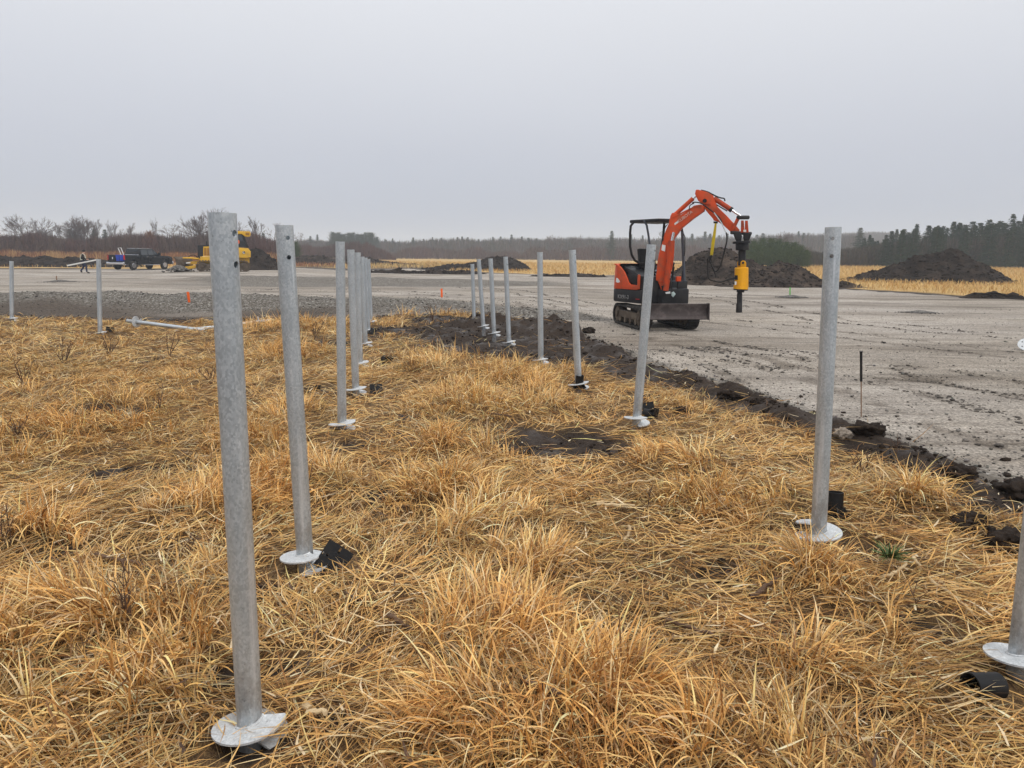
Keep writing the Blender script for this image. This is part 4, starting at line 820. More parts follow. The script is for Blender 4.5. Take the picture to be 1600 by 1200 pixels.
# dozer blade, curved
mb = MB(); pr = [(1.42, .30), (1.36, .36), (1.335, .46), (1.35, .56), (1.40, .655), (1.375, .665), (1.31, .57), (1.295, .46), (1.32, .34), (1.38, .28)]
mb.prism([T(a, 0, z) for a, z in pr], tr_ * 1.58); mb.build('dozer_blade', M['blade'], EX, bevel=.004)
for s_ in (-1, 1):
    MB().prism([T(1.47, .79 * s_, .28), T(1.44, .79 * s_, .67), T(1.30, .79 * s_, .67), T(1.27, .79 * s_, .40), T(1.32, .79 * s_, .28)], tr_ * .018).build('blade_end_plate', M['blade'], EX)
    MB().hexa([T(.5, .3 * s_ - .05, .26), T(.5, .3 * s_ + .05, .26), T(1.31, .3 * s_ + .05, .36), T(1.31, .3 * s_ - .05, .36)], [T(.5, .3 * s_ - .05, .38), T(.5, .3 * s_ + .05, .38), T(1.31, .3 * s_ + .05, .5), T(1.31, .3 * s_ - .05, .5)]).build('blade_arm', M['black'], EX, bevel=.01)
MB().tube([T(1.3, 0, .5), T(.7, 0, .44)], .04, 10).build('blade_cylinder', M['black'], EX)
# upper house
def plan(pts, z0, z1, nm, mat, bev=.03, fr=U, par=EX, inset=0):
    n = len(pts); mb = MB(); mb.add([fr(a, b, z0) for a, b in pts] + [fr(a * (1 - inset), b * (1 - inset), z1) for a, b in pts], [tuple(range(n))[::-1], tuple(range(n, 2 * n))] + [(i, (i + 1) % n, n + (i + 1) % n, n + i) for i in range(n)])
    return mb.build(nm, mat, par, bevel=bev)
def rear_arc(a0, hw, r, k=7):
    p = [(a0 + r - r * math.sin(t), hw - r + r * math.cos(t)) for t in [math.pi / 2 * i / k for i in range(k + 1)]]
    return p + [(a, -b) for a, b in p[::-1]]
RA = rear_arc(-1.06, .67, .34)
RB = [(.28, .67)] + RA + [(.28, -.67)]
plan(RB, .60, .93, 'counterweight', M['black'], .045)
plan([(a * 1.0, b * .98) for a, b in [(.24, .64)] + rear_arc(-1.03, .645, .33) + [(.24, -.5)]], .60, .64, 'turntable_deck', M['dusty'], .01)
# black engine cover body, sloping forward
mb = MB(); ra = rear_arc(-1.0, .60, .30); low = [(.16, .60)] + ra + [(.16, -.62)]; n = len(low)
zt = lambda a: 1.56 - max(0, (a + .55)) * .42
mb.add([U(a, b, .92) for a, b in low] + [U(a * .93 - .02, b * .93, zt(a)) for a, b in low], [tuple(range(n))[::-1], tuple(range(n, 2 * n))] + [(i, (i + 1) % n, n + (i + 1) % n, n + i) for i in range(n)])
mb.build('engine_cover', M['carpaint'], EX, bevel=.05)
# orange shell: right side with the swooping cut-out, wrapped round the rear
P0 = U(0, .655, 0)
def side(px, py): return onplane(px, py, P0, hr_)
prof = [(-1.0, .93), (-1.0, 1.50), (-.9, 1.555), (-.78, 1.565), (-.62, 1.50), (-.46, 1.38), (-.32, 1.22), (-.24, 1.10), (-.18, 1.06), (.10, 1.045), (.10, 1.31), (.165, 1.31), (.165, .95), (.06, .93)]
MB().prism([U(a + (.28 if a <= -1.0 else 0) * 1.0, .655, z) for a, z in prof], hr_ * .05).build('hood_panel', M['orange'], EX, bevel=.018)
mb = MB(); arc = rear_arc(-1.05, .675, .34)[:]; n = len(arc); inn = [(a + .05, b * .93) for a, b in arc]
vs = [U(a, b, .93) for a, b in arc] + [U(a + .02, b * .985, 1.5) for a, b in arc] + [U(a + .08, b * .93, 1.565) for a, b in arc] + [U(a + .06, b, .93) for a, b in inn]
mb.add(vs, [(k * n + i, k * n + i + 1, (k + 1) * n + i + 1, (k + 1) * n + i) for k in range(2) for i in range(n - 1)] + [tuple(range(2 * n, 3 * n))]); mb.build('rear_hood', M['orange'], EX, smooth=50)
MB().prism([U(a, .632, z) for a, z in [(-.42, 1.29), (-.36, 1.24), (-.24, 1.09), (.09, 1.07), (.09, 1.30)]], hr_ * .02).build('side_window', M['carpaint'], EX, bevel=.005)
# grab rail at rear-left corner
MB().tube([U(-1.02, .30, 1.0), U(-1.16, .30, 1.0), U(-1.16, .30, 1.32), U(-1.03, .30, 1.32)], .016, 8).build('grab_rail', M['black'], EX)
def text(s_, size, mat, par, org, xd, yd, name, depth=.004):
    cu = bpy.data.curves.new('t', 'FONT'); cu.body = s_; cu.size = size; cu.extrude = depth; ob = bpy.data.objects.new('t', cu); COL.objects.link(ob)
    me = bpy.data.meshes.new_from_object(ob.evaluated_get(bpy.context.evaluated_depsgraph_get())); bpy.data.objects.remove(ob)
    xd = Vector(xd).normalized(); yd = Vector(yd).normalized(); zd = xd.cross(yd)
    for v in me.vertices: v.co = Vector(org) + xd * v.co.x + yd * v.co.y + zd * v.co.z - ORG[par]
    me.materials.clear(); me.materials.append(mat); o = bpy.data.objects.new(name, me); COL.objects.link(o); o.parent = par; return o
text('KX91-3', .14, M['greydecal'], EX, U(-.66, .674, .69), hh, (0, 0, 1), 'model_lettering')
MB().prism([U(a, .682, z) for a, z in [(-.74, 1.10), (-.66, 1.08), (-.58, 1.10), (-.60, 1.14), (-.68, 1.2), (-.73, 1.2)]], hr_ * .006).build('decal', M['white'], EX)
MB().prism([U(a, .674, z) for a, z in [(.06, .70), (.2, .70), (.2, .715), (.06, .715)]], hr_ * .006).build('decal_stripe', M['red'], EX)
# front floor, control tower, seat
plan([(.20, .34), (.20, -.50), (.60, -.52), (.74, -.44), (.80, -.12), (.66, .34)], .58, .98, 'front_floor', M['black'], .05)
plan([(.66, -.10), (.56, -.50), (.60, -.51), (.70, -.12)], .97, 1.17, 'front_kick_panel', M['black'], .01)
plan([(-.1, .62), (-.1, -.05), (.5, -.05), (.5, .5), (.4, .62)], .62, 1.28, 'side_console', M['black'], .06)
MB().box((-.28, -.22, 1.22), (.50, .48, .16), U).build('seat', M['hose'], EX, bevel=.05)
mb = MB(); mb.hexa([U(-.56, -.44, 1.25), U(-.44, -.44, 1.25), U(-.44, .1, 1.25), U(-.56, .1, 1.25)], [U(-.70, -.42, 1.95), U(-.58, -.42, 1.95), U(-.58, .08, 1.95), U(-.70, .08, 1.95)]); mb.build('seat_back', M['hose'], EX, bevel=.04)
for b in (-.42, .02):
    MB().tube([U(.12, b, 1.2), U(.14, b, 1.42), U(.16, b, 1.55)], .018, 8).ball(U(.16, b, 1.58), .035, 6).build('control_lever', M['black'], EX)
    MB().box((-.02, b, 1.36), (.32, .09, .06), U).build('arm_rest', M['hose'], EX, bevel=.02)
MB().tube([U(.5, -.1, 1.0), U(.52, -.1, 1.35), U(.54, -.1, 1.5)], .015, 8).tube([U(.5, -.4, 1.0), U(.52, -.4, 1.4)], .015, 8).build('travel_lever', M['black'], EX)
# canopy
DZ = lambda x: x
def pxtube(pts, D, r, nm, mat, k=10): return MB().tube([at(x, y, D) for x, y in pts], r, k).build(nm, mat, EX)
rz0, rz1 = 2.58, 2.66
plan([(-.72, .33), (-.76, .0), (-.72, -.60), (.40, -.60), (.46, -.2), (.40, .33)], rz0, rz1, 'canopy_roof', M['black'], .03)
pxtube([(1022, 346), (1000, 345.5), (990, 347.5), (985.5, 353), (984.5, 365), (984.5, 385), (987, 398), (992, 407), (1000, 411.5), (1010, 413)], 19.15, .032, 'canopy_hoop', M['black'])
pxtube([(1006, 344), (1010.5, 352), (1013, 366), (1015.5, 384), (1017, 402)], 18.75, .027, 'canopy_handle', M['postgrey'])
pxtube([(1038, 348), (1036, 372), (1032, 400), (1030, 425)], 18.6, .032, 'canopy_post', M['black'])
pxtube([(1066, 362), (1067, 385), (1068, 410), (1069, 446)], 18.55, .036, 'canopy_post', M['postgrey'])
pxtube([(1062, 349), (1065, 354), (1066, 364)], 18.55, .03, 'canopy_post_top', M['black'])
pxtube([(1068, 365), (1070, 370), (1070.2, 392), (1069, 400)], 18.45, .012, 'grab_handle', M['black'])
pxtube([(1046, 439.5), (1066, 439.5)], 18.3, .014, 'guard_rail', M['postgrey'])
pxtube([(1035, 412), (1064, 411)], 18.5, .008, 'thin_rail', M['postgrey'])
# work lamp on the boom side, beacon detail
MB().box((.80, -.02, 1.22), (.05, .14, .12), U).build('work_light', M['orange'], EX, bevel=.01)
# boom plane
ab = R(-22); bu = Vector((math.cos(ab), math.sin(ab), 0)); bn = Vector((math.sin(ab), -math.cos(ab), 0)) # bn towards camera
BF = Vector((3.96, 18.05, 0)) + bn * .1
def B(X, Y_, off=0, s_=2): # zoomed trace coordinates -> world on the boom plane (front skin), then pushed along the normal
    px, py = (1020 + X / 10, 290 + Y_ / 10) if s_ == 2 else (1020 + X / 10, 400 + Y_ / 10)
    return onplane(px, py, BF, bn) + bn * off
def bp(pts, nm, mat, thick, off=0, bev=.012, par=EX): return MB().prism([B(x, y, off - thick / 2) for x, y in pts], bn * thick).build(nm, mat, par, bevel=bev)
boom = bp([(752, 292), (640, 312), (560, 385), (440, 452), (405, 462), (345, 430), (300, 425), (275, 470), (250, 585), (190, 730), (150, 880), (95, 1060), (70, 1200), (62, 1330), (45, 1480), (150, 1520), (200, 1400), (222, 1200), (262, 1000), (330, 820), (450, 660), (620, 520), (798, 395), (795, 330)], 'boom', M['orange'], .2)
text('KUBOTA', .10, M['pinkdecal'], boom, B(405, 585, .012), B(540, 485) - B(405, 585), Vector((0, 0, 1)) * .8 - bu * .55, 'boom_lettering')
bp([(335, 590), (390, 552), (398, 580), (345, 618)], 'boom_logo', M['white'], .006, .005, 0, boom)
bp([(145, 920), (200, 935), (190, 1030), (135, 1010)], 'boom_sticker', M['white'], .006, .005, 0, boom)
bp([(300, 490), (640, 325), (745, 300), (755, 318), (640, 345), (300, 520)], 'boom_rib', M['orange'], .03, .008, .004, boom)
arm = bp([(668, 65), (700, 60), (760, 75), (850, 100), (935, 150), (1005, 330), (1150, 470), (1260, 590), (1350, 690), (1330, 745), (1215, 725), (1100, 620), (1010, 560), (945, 545), (940, 520), (860, 430), (785, 335), (770, 290), (705, 235), (655, 130)], 'arm', M['orange'], .16, -.02)
bp([(800, 262), (900, 280), (905, 300), (800, 285)], 'arm_rib', M['orange_worn'], .02, .01, .003, arm)
MB().tube([B(812, 235, .02), B(812, 235, -.2)], .045, 16).build('arm_pivot_pin', M['black'], arm)
def cyl(a, b, r, nm, mat, off, k=14, par=EX): return MB().tube([B(*a, off), B(*b, off)], r, k).build(nm, mat, par, smooth=40)
c1 = cyl((330, 455), (620, 195), .052, 'arm_cylinder', M['orange'], -.1); cyl((600, 213), (672, 150), .028, 'piston_rod', M['chrome'], -.1, par=c1)
c2 = cyl((950, 195), (1225, 378), .056, 'bucket_cylinder', M['orange_worn'], -.08); cyl((1215, 372), (1375, 480), .028, 'piston_rod', M['chrome'], -.08, par=c2); cyl((1200, 360), (1232, 382), .062, 'cylinder_collar', M['black'], -.08, par=c2)
c3 = cyl((300, 860), (200, 1640), .075, 'boom_cylinder', M['orange_worn'], .02, 16); cyl((330, 730), (298, 870), .035, 'piston_rod', M['chrome'], .02, par=c3)
bp([(230, 930), (345, 900), (330, 1150), (300, 1330), (200, 1330)], 'cylinder_guard', M['orange_worn'], .05, .06, .01, c3)
# swing bracket
bp([(40, 1420), (60, 1330), (110, 1310), (230, 1330), (250, 1480), (210, 1640), (150, 1700), (100, 1560)], 'swing_bracket', M['orange'], .2, -.02, .02)
MB().tube([B(160, 1480, -.1), B(160, 1760, -.1)], .07, 14).tube([B(165, 1560, .03), B(200, 1700, .03)], .05, 10).build('swing_post', M['black'], EX)
bp([(120, 1450), (260, 1440), (260, 1680), (110, 1700)], 'swing_housing', M['black'], .18, -.22, .03)
bp([(205, 1665), (280, 1650), (285, 1685), (215, 1690)], 'white_tag', M['white'], .012, .08, .003)
bp([(290, 1670), (325, 1655), (358, 1695), (318, 1745), (292, 1720)], 'pale_tag', M['mint'], .012, .0, .003)
# linkage at the arm tip
MB().tube([B(1330, 500, .06), B(1480, 490, -.22)], .045, 14).build('link_pin', M['black'], EX, bevel=.006)
MB().tube([B(1230, 735, .10), B(1520, 745, -.26)], .04, 14).build('link_pin', M['black'], EX, bevel=.006)
for o_ in (.05, -.14):
    q = [(1308, 505), (1352, 505), (1290, 640), (1250, 720), (1210, 720)]
    bp(q, 'guide_link', M['orange_worn'], .022, o_, .004)
for dx, o_ in ((0, .0), (60, -.05)):
    bp([(1378 + dx, 545), (1420 + dx, 545), (1435 + dx, 730), (1372 + dx, 735)], 'bucket_link', M['orange_worn'], .025, o_, .004)
bp([(1418, 690), (1460, 690), (1462, 725), (1420, 725)], 'link_sticker', M['white'], .006, .035, 0)
bk = bp([(1255, 735), (1385, 735), (1395, 800), (1385, 870), (1310, 880), (1275, 800)], 'mount_ear', M['black'], .05, .07, .01)
bp([(1410, 735), (1540, 745), (1525, 800), (1490, 875), (1420, 870), (1408, 800)], 'mount_ear', M['black'], .05, -.05, .01)
MB().tube([B(1385, 868, -.02), B(1385, 905, -.02)], .20, 20).build('mount_plate', M['black'], EX, bevel=.008)
MB().tube([B(1395, 900, -.02), B(1395, 1010, -.02)], .15, 16).build('swivel_joint', M['black'], EX, bevel=.02)
MB().tube([B(1395, 1000, -.02), B(1390, 1250, -.02)], .085, 16).build('hanger_shaft', M['black'], EX)
def B3(x, y, off=0): return B(x, y, off, 3)
aug = MB().tube([B3(1385, 178, -.02), B3(1385, 190, -.02), B3(1385, 480, -.02), B3(1375, 482, -.02), B3(1372, 515, -.02)], [.14, .155, .155, .168, .168], 32).build('auger_drive', M['yellow'], EX, smooth=35)
for off, x0, x1 in ((.07, 1375, 1462), (-.13, 1312, 1372)):
    pts = [B3(x0, 180, off)] + [B3((x0 + x1) / 2 + (x1 - x0) / 2 * math.cos(t), 112 - 42 * math.sin(t), off) for t in [math.pi - math.pi * i / 10 for i in range(11)]] + [B3(x1, 180, off)]
    MB().prism(pts, bn * .035).build('lifting_ear', M['yellow'], aug, bevel=.004)
MB().tube([B3(1418, 105, .13), B3(1395, 105, -.2)], .028, 12).build('ear_pin', M['black'], aug)
MB().tube([B3(1372, 515, -.02), B3(1370, 535, -.02)], .163, 28).tube([B3(1370, 535, -.02), B3(1368, 568, -.02)], .088, 20).build('drive_flange', M['black'], aug)
MB().tube([B3(1358, 568, -.02), B3(1355, 600, -.02), B3(1354, 740, -.02)], [.05, .062, .06], 6).build('output_shaft', M['black'], aug)
MB().tube([B3(1350, 738, -.02), B3(1346, 885, -.02)], [.068, .072], 6).build('drive_socket', M['black'], aug, bevel=.004)
MB().prism([B3(1285, 300, .02), B3(1335, 300, .06), B3(1335, 370, .06), B3(1285, 370, .02)], bn * .12).build('port_block', M['black'], aug)
MB().prism([B3(x, y, .135) for x, y in [(1290, 395), (1316, 395), (1316, 445), (1290, 450)]], bn * .012).build('drive_sticker', M['white'], aug)
# hoses and sling
def hose(pts, nm, mat, r=.014, off=0):
    P_ = [B(x, y, off) for x, y in pts]; q = []
    for i in range(len(P_) - 1):
        p0, p1, p2, p3 = P_[max(i - 1, 0)], P_[i], P_[i + 1], P_[min(i + 2, len(P_) - 1)]
        for k in range(5):
            t = k / 5; q.append(.5 * ((2 * p1) + (p2 - p0) * t + (2 * p0 - 5 * p1 + 4 * p2 - p3) * t * t + (3 * p1 - p0 - 3 * p2 + p3) * t ** 3))
    q.append(P_[-1]); return MB().tube(q, r, 7).build(nm, mat, EX)
hose([(960, 425), (1030, 520), (1085, 600), (1120, 680), (1150, 740)], 'steel_hose', M['galv2'], .012, .06)
hose([(1150, 730), (1162, 850), (1120, 1030), (1060, 1250), (985, 1345), (930, 1260), (900, 1180)], 'hydraulic_hose', M['hose'], .017, .05)
hose([(880, 1120), (930, 1280), (965, 1350), (990, 1440)], 'hydraulic_hose', M['hose'], .012, .03)
hose([(860, 1140), (865, 1400), (900, 1470), (980, 1495), (1090, 1500), (1180, 1465), (1285, 1440)], 'hydraulic_hose', M['hose'], .016, .04)
hose([(930, 1480), (1050, 1510), (1120, 1490), (1290, 1452)], 'hydraulic_hose', M['hose'], .014, .06)
hose([(620, 275), (660, 262), (760, 280), (860, 350), (940, 410), (1050, 510), (1090, 600)], 'hydraulic_hose', M['hose'], .014, .05)
hose([(575, 380), (580, 320), (615, 290), (650, 280)], 'hydraulic_hose', M['hose'], .012, .03)
hose([(750, 68), (850, 95), (920, 130), (1000, 170), (1060, 190), (1110, 200), (1122, 240)], 'hydraulic_hose', M['hose'], .016, -.06)
hose([(1000, 300), (1080, 350), (1165, 400)], 'hydraulic_hose', M['black'], .014, .03)
hose([(235, 605), (195, 660), (170, 760), (165, 860)], 'hydraulic_hose', M['hose'], .012, .03)
hose([(560 / 2, 1450), (300, 1530), (310, 1640)], 'hydraulic_hose', M['hose'], .012, .1)
bp([(945, 560), (1012, 560), (1012, 590), (950, 590)], 'sling_hook', M['black'], .06, .0, .004)
bp([(968, 590), (998, 592), (985, 760), (958, 960), (940, 1090), (895, 1090), (915, 900), (945, 720)], 'sling_strap', M['sling'], .012, .0, .002)
hose([(915, 1085), (900, 1150), (880, 1160)], 'sling_tail', M['hose'], .02, .0)
# ================================================================ pickup truck
def truck():
    th = R(75); D0 = 68.5; rr0 = at(196, 412, D0); f = Vector((math.cos(th), math.sin(th), 0)); r = Vector((f.y, -f.x, 0))
    C = rr0 + f * 3.1 - r * 1.0; C.z = H1(C.x, C.y) + .03
    W = lambda a, b, z: C + f * a + r * b + Vector((0, 0, z))
    root = thing('pickup_truck', 'black crew-cab pickup with its loaded bed open, parked at the far left', 'pickup truck', C)
    def arch(cx, rad, z0, k=9): return [(cx + rad * math.cos(t), z0 + rad * math.sin(t)) for t in [math.pi - math.pi * i / k for i in range(k + 1)]]
    def pr(pts, w_, nm, mat, b=0, bev=.02, par=None): return MB().prism([W(a, b, z) for a, z in pts], r * w_).build(nm, mat, par or root, bevel=bev)
    for s_ in (1, -1):   # body sides with wheel arches
        low = [(-3.05, .62)] + arch(-2.03, .52, .52) + [(-1.4, .48), (1.4, .48)] + arch(2.03, .52, .52) + [(3.1, .55), (3.15, 1.0), (3.05, 1.2), (2.6, 1.28), (1.3, 1.33), (-1.05, 1.36), (-1.05, 1.36), (-3.08, 1.38)]
        pr(low, .10, 'body_side', M['carpaint'], .93 * s_, .02)
    pr([(-1.1, .5), (3.05, .5), (3.1, 1.0), (3.0, 1.18), (2.6, 1.25), (1.3, 1.32), (-1.1, 1.34)], 1.78, 'body', M['carpaint'], 0, .03)
    pr([(-3.0, .6), (-1.1, .6), (-1.1, .75), (-3.0, .75)], 1.78, 'bed_floor', M['hose'], 0, .01)
    mb = MB(); bot = [(-1.12, 1.33), (1.45, 1.32)]; 
    for s_ in (0,):
        mb.hexa([W(-1.1, -.93, 1.33), W(1.62, -.93, 1.31), W(1.62, .93, 1.31), W(-1.1, .93, 1.33)], [W(-.92, -.72, 1.96), W(.70, -.74, 1.98), W(.70, .74, 1.98), W(-.92, .72, 1.96)])
    mb.build('cab', M['carpaint'], root, bevel=.06)
    for s_ in (1, -1):
        def sp(a, z): t = (z - 1.33) / .64; return W(a, s_ * (.945 - .205 * t), z)
        for q in ([(-.95, 1.38), (-.12, 1.38), (-.12, 1.86), (-.84, 1.86)], [(-.02, 1.38), (.75, 1.38), (.62, 1.86), (-.02, 1.86)]):
            MB().prism([sp(a, z) for a, z in q], r * .02).build('side_window', M['glass'], root)
        MB().prism([sp(a, z) for a, z in [(.82, 1.38), (1.3, 1.38), (.72, 1.84)]], r * .02).build('side_window', M['glass'], root)
        MB().box((1.25, s_ * 1.08, 1.48), (.14, .22, .3), W).build('door_mirror', M['carpaint'], root, bevel=.03)
        for a in (-.25, .75): MB().box((a, s_ * .99, 1.2), (.18, .03, .04), W).build('door_handle', M['chrome'], root)
        MB().box((.2, s_ * 1.0, .45), (2.2, .16, .05), W).build('running_board', M['chrome'], root, bevel=.01)
        for a in (-2.03, 2.03):
            wh = thing('wheel', None, None, C); wh.parent = root; wh.location = (0, 0, 0); ORG[wh] = ORG[root]
            MB().tube([W(a, s_ * .74, .42), W(a, s_ * .77, .42), W(a, s_ * .97, .42), W(a, s_ * 1.0, .42)], [.38, .42, .42, .38], 24).build('tyre', M['rubber'], wh)
            MB().tube([W(a, s_ * .98, .42), W(a, s_ * 1.012, .42)], [.25, .23], 20).build('rim', M['chrome'], wh)
        MB().box((-3.08, s_ * .90, 1.14), (.06, .15 if s_ > 0 else .06, .42), W).build('tail_light', M['red'], root, bevel=.01)
        MB().box((3.1, s_ * .75, 1.0), (.08, .3, .25), W).build('headlight', M['white'], root, bevel=.02)
    MB().box((-1.08, 0, 1.39), (.03, 1.5, .05), W).build('cab_trim', M['chrome'], root)
    MB().prism([W(-.98, b, z) for b, z in [(-.62, 1.42), (.62, 1.42), (.56, 1.84), (-.56, 1.84)]], f * .04).build('rear_window', M['glass'], root)
    MB().hexa([W(1.6, -.8, 1.34), W(1.6, .8, 1.34), W(1.62, .8, 1.36), W(1.62, -.8, 1.36)], [W(.74, -.66, 1.95), W(.74, .66, 1.95), W(.76, .66, 1.97), W(.76, -.66, 1.97)]).build('windscreen', M['glass'], root)
    MB().box((-3.2, 0, .62), (.18, 1.9, .22), W).build('rear_bumper', M['chrome'], root, bevel=.03)
    MB().box((-3.3, 0, .78), (.55, 1.6, .06), W).build('tailgate', M['carpaint'], root, bevel=.01)
    MB().box((3.2, 0, .62), (.16, 1.95, .28), W).build('front_bumper', M['chrome'], root, bevel=.03)
    MB().box((-.2, .6, 1.99), (1.4, .06, .04), W).box((-.2, -.6, 1.99), (1.4, .06, .04), W).build('roof_rail', M['chrome'], root)
    # load
    for (b, w_, lab) in ((.14, .40, 'left blue plastic bin at the rear of the black pickup bed'), (.56, .36, 'right blue plastic bin at the rear of the black pickup, beside the tail light')):
        t = thing('plastic_bin', lab, 'bin', W(-2.8, b, .76), 'blue bins in the truck bed'); mb = MB()
        o_ = [W(-3.05, b - w_ / 2 + .03, .77), W(-2.6, b - w_ / 2 + .03, .77), W(-2.6, b + w_ / 2 - .03, .77), W(-3.05, b + w_ / 2 - .03, .77)]; q = [W(-3.08, b - w_ / 2, 1.34), W(-2.56, b - w_ / 2, 1.34), W(-2.56, b + w_ / 2, 1.34), W(-3.08, b + w_ / 2, 1.34)]
        mb.hexa(o_, q); mb.build('tub', M['blue'], t, bevel=.02); MB().box((-2.82, b, 1.36), (.56, w_ + .03, .04), W).build('rim', M['blue'], t, bevel=.01)
    t = thing('tool_box', 'black tool box with a small white label at the rear of the pickup bed', 'tool box', W(-2.8, -.55, .76)); MB().box((-2.8, -.5, 1.03), (.5, .7, .5), W).build('case', M['bracket'], t, bevel=.03); MB().box((-3.06, -.42, 1.08), (.02, .08, .2), W).build('label_plate', M['white'], t); MB().box((-2.8, -.5, 1.3), (.52, .72, .05), W).build('lid', M['bracket'], t, bevel=.01)
    t = thing('white_frame', 'white tilted open frame standing up out of the pickup bed', 'frame', W(-2.4, -.2, .76)); b = -.3
    mb = MB(); c = [W(-2.3, b + .20, 1.3), W(-2.3, b - .12, 2.02), W(-2.3, b + .22, 2.02), W(-2.3, b + .48, 1.3)]
    mb.tube([c[0], c[1], c[2], c[3]], .035, 6); mb.tube([W(-2.3, b + .2, 1.3), W(-2.3, b + .2, .78)], .035, 6).build('frame_bars', M['white'], t)
truck()
# ================================================================ bulldozer (its own side plane, blade to the left)
def dozer():
    D = 60.0; c = at(345, 423, D); C = Vector((c.x, D, H1(c.x, D))); n = Vector((-C.x, -C.y, 0)).normalized(); f = Vector((n.y, -n.x, 0))   # f = forward, to the left in the picture
    if f.x > 0: f = -f
    root = thing('bulldozer', 'yellow tracked bulldozer with cab and dirt-covered blade, behind the nearest pile', 'bulldozer', C)
    zero = 423.0
    def Q(X, Y_, off=0):   # trace: zoom 8.889, origin 260,340
        p = onplane(260 + X / 8.889, 340 + Y_ / 8.889, C, n); return Vector((p.x, p.y, p.z)) + n * off
    def pl(pts, w_, nm, mat, off=0, bev=.03, par=None): return MB().prism([Q(x, y, off) for x, y in pts], n * w_).build(nm, mat, par or root, bevel=bev)
    fr = lambda a, b, z: C + f * a + n * b + Vector((0, 0, z))
    cx = -(Q(800, 740) - C).dot(f)
    L = abs((Q(430, 740) - Q(1165, 740)).length); ctr = (Q(797, 740) - C).dot(f)
    F2 = lambda a, b, z: fr(a + ctr, b, z)
    for s_ in (1, -1): track(s_, F2, L, .86, .5, .95, root, M['dusty'], M['dusty'], 44, .05, 6)
    pl([(470, 590), (470, 540), (610, 535), (990, 545), (1150, 560), (1150, 640), (480, 650)], 1.3, 'chassis', M['dozer'])
    pl([(440, 400), (455, 390), (600, 385), (940, 375), (940, 548), (470, 600), (440, 560)], 1.0, 'engine_hood', M['dozer'])
    pl([(435, 385), (620, 375), (900, 365), (900, 392), (435, 405)], 1.04, 'hood_top', M['black'])
    pl([(436, 400), (515, 398), (512, 545), (470, 575), (436, 545)], 1.05, 'radiator_guard', M['black'])
    for i in range(3): pl([(525 + 42 * i, 420), (560 + 42 * i, 420), (560 + 42 * i, 525), (525 + 42 * i, 525)], .02, 'side_louvre', M['louvre'], .51, .004)
    pl([(500, 535), (900, 530), (900, 545), (500, 550)], .03, 'side_trim', M['white'], .52, .004)
    # fenders, cab
    pl([(880, 410), (1130, 425), (1165, 470), (1165, 550), (1080, 560), (860, 545)], 1.9, 'rear_body', M['dozer'])
    MB().tube([Q(1070, 485, .95), Q(1070, 485, .985)], .11, 20).build('round_badge', M['black'], root)
    MB().tube([Q(1070, 485, .985), Q(1070, 485, .995)], .09, 20).build('badge_face', M['white'], root)
    MB().prism([Q(x, y, 1.0) for x, y in [(1060, 480), (1078, 470), (1086, 482), (1074, 494)]], n * .01).build('badge_mark', M['bracket'], root)
    MB().tube([Q(985, 485, .95), Q(985, 485, .97)], .035, 10).build('filler_cap', M['black'], root)
    pl([(880, 235), (1060, 232), (1095, 290), (1120, 410), (880, 410)], 1.5, 'cab_glass', M['glass'])
    for off in (.78, -.78):
        pl([(1040, 230), (1075, 250), (1140, 415), (1105, 415), (1060, 280)], .06, 'cab_pillar', M['black'], off, .01); pl([(872, 232), (895, 232), (895, 412), (872, 412)], .06, 'cab_pillar', M['black'], off, .01)
        pl([(960, 235), (975, 235), (980, 410), (962, 410)], .05, 'cab_pillar', M['black'], off, .01)
    MB().ball(Q(997, 340, .68), .17, 6, (.7, .7, 1.2)).build('seat_cover', M['stakeo'], root)
    pl([(860, 205), (980, 190), (1150, 195), (1165, 215), (1160, 262), (1130, 268), (1085, 262), (1040, 232), (860, 232)], 1.75, 'cab_roof', M['dozer'])
    pl([(1095, 212), (1148, 212), (1148, 248), (1095, 246)], .03, 'roof_lamp', M['louvre'], .88, .01)
    MB().tube([Q(560, 385, .2), Q(560, 330, .2)], .06, 10).build('exhaust_pipe', M['black'], root)
    # blade and its push frame
    mb = MB(); prf = [(245, 760), (200, 755), (215, 700), (235, 640), (225, 580), (195, 545), (215, 540), (262, 580), (280, 640), (268, 720)]
    mb.prism([Q(x, y) for x, y in prf], n * 3.0 + f * .9); mb.build('dozer_blade', M['dusty'], root, bevel=.02)
    for off in (.75, -.75): pl([(260, 680), (480, 650), (480, 690), (270, 720)], .12, 'push_arm', M['dozer'], off, .02)
    pl([(280, 620), (470, 590), (470, 640), (300, 655)], .5, 'tilt_frame', M['dozer'], 0, .03); pl([(275, 622), (335, 618), (335, 634), (275, 640)], .3, 'white_bar', M['white'], .3, .01)
    MB().tube([Q(230, 560, .4), Q(330, 560, .4), Q(470, 575, .4)], [.05, .07, .07], 10).build('lift_cylinder', M['dozer'], root)
    MB().tube([Q(300, 560, .3)] + [Q(370 + 75 * math.cos(t), 585 - 65 * math.sin(t), .3) for t in [math.pi - .3 - (math.pi - .5) * i / 8 for i in range(9)]] + [Q(450, 560, .3)], .035, 8).build('hydraulic_hose', M['hose'], root)
dozer()
g = at(279, 426, 57.5)
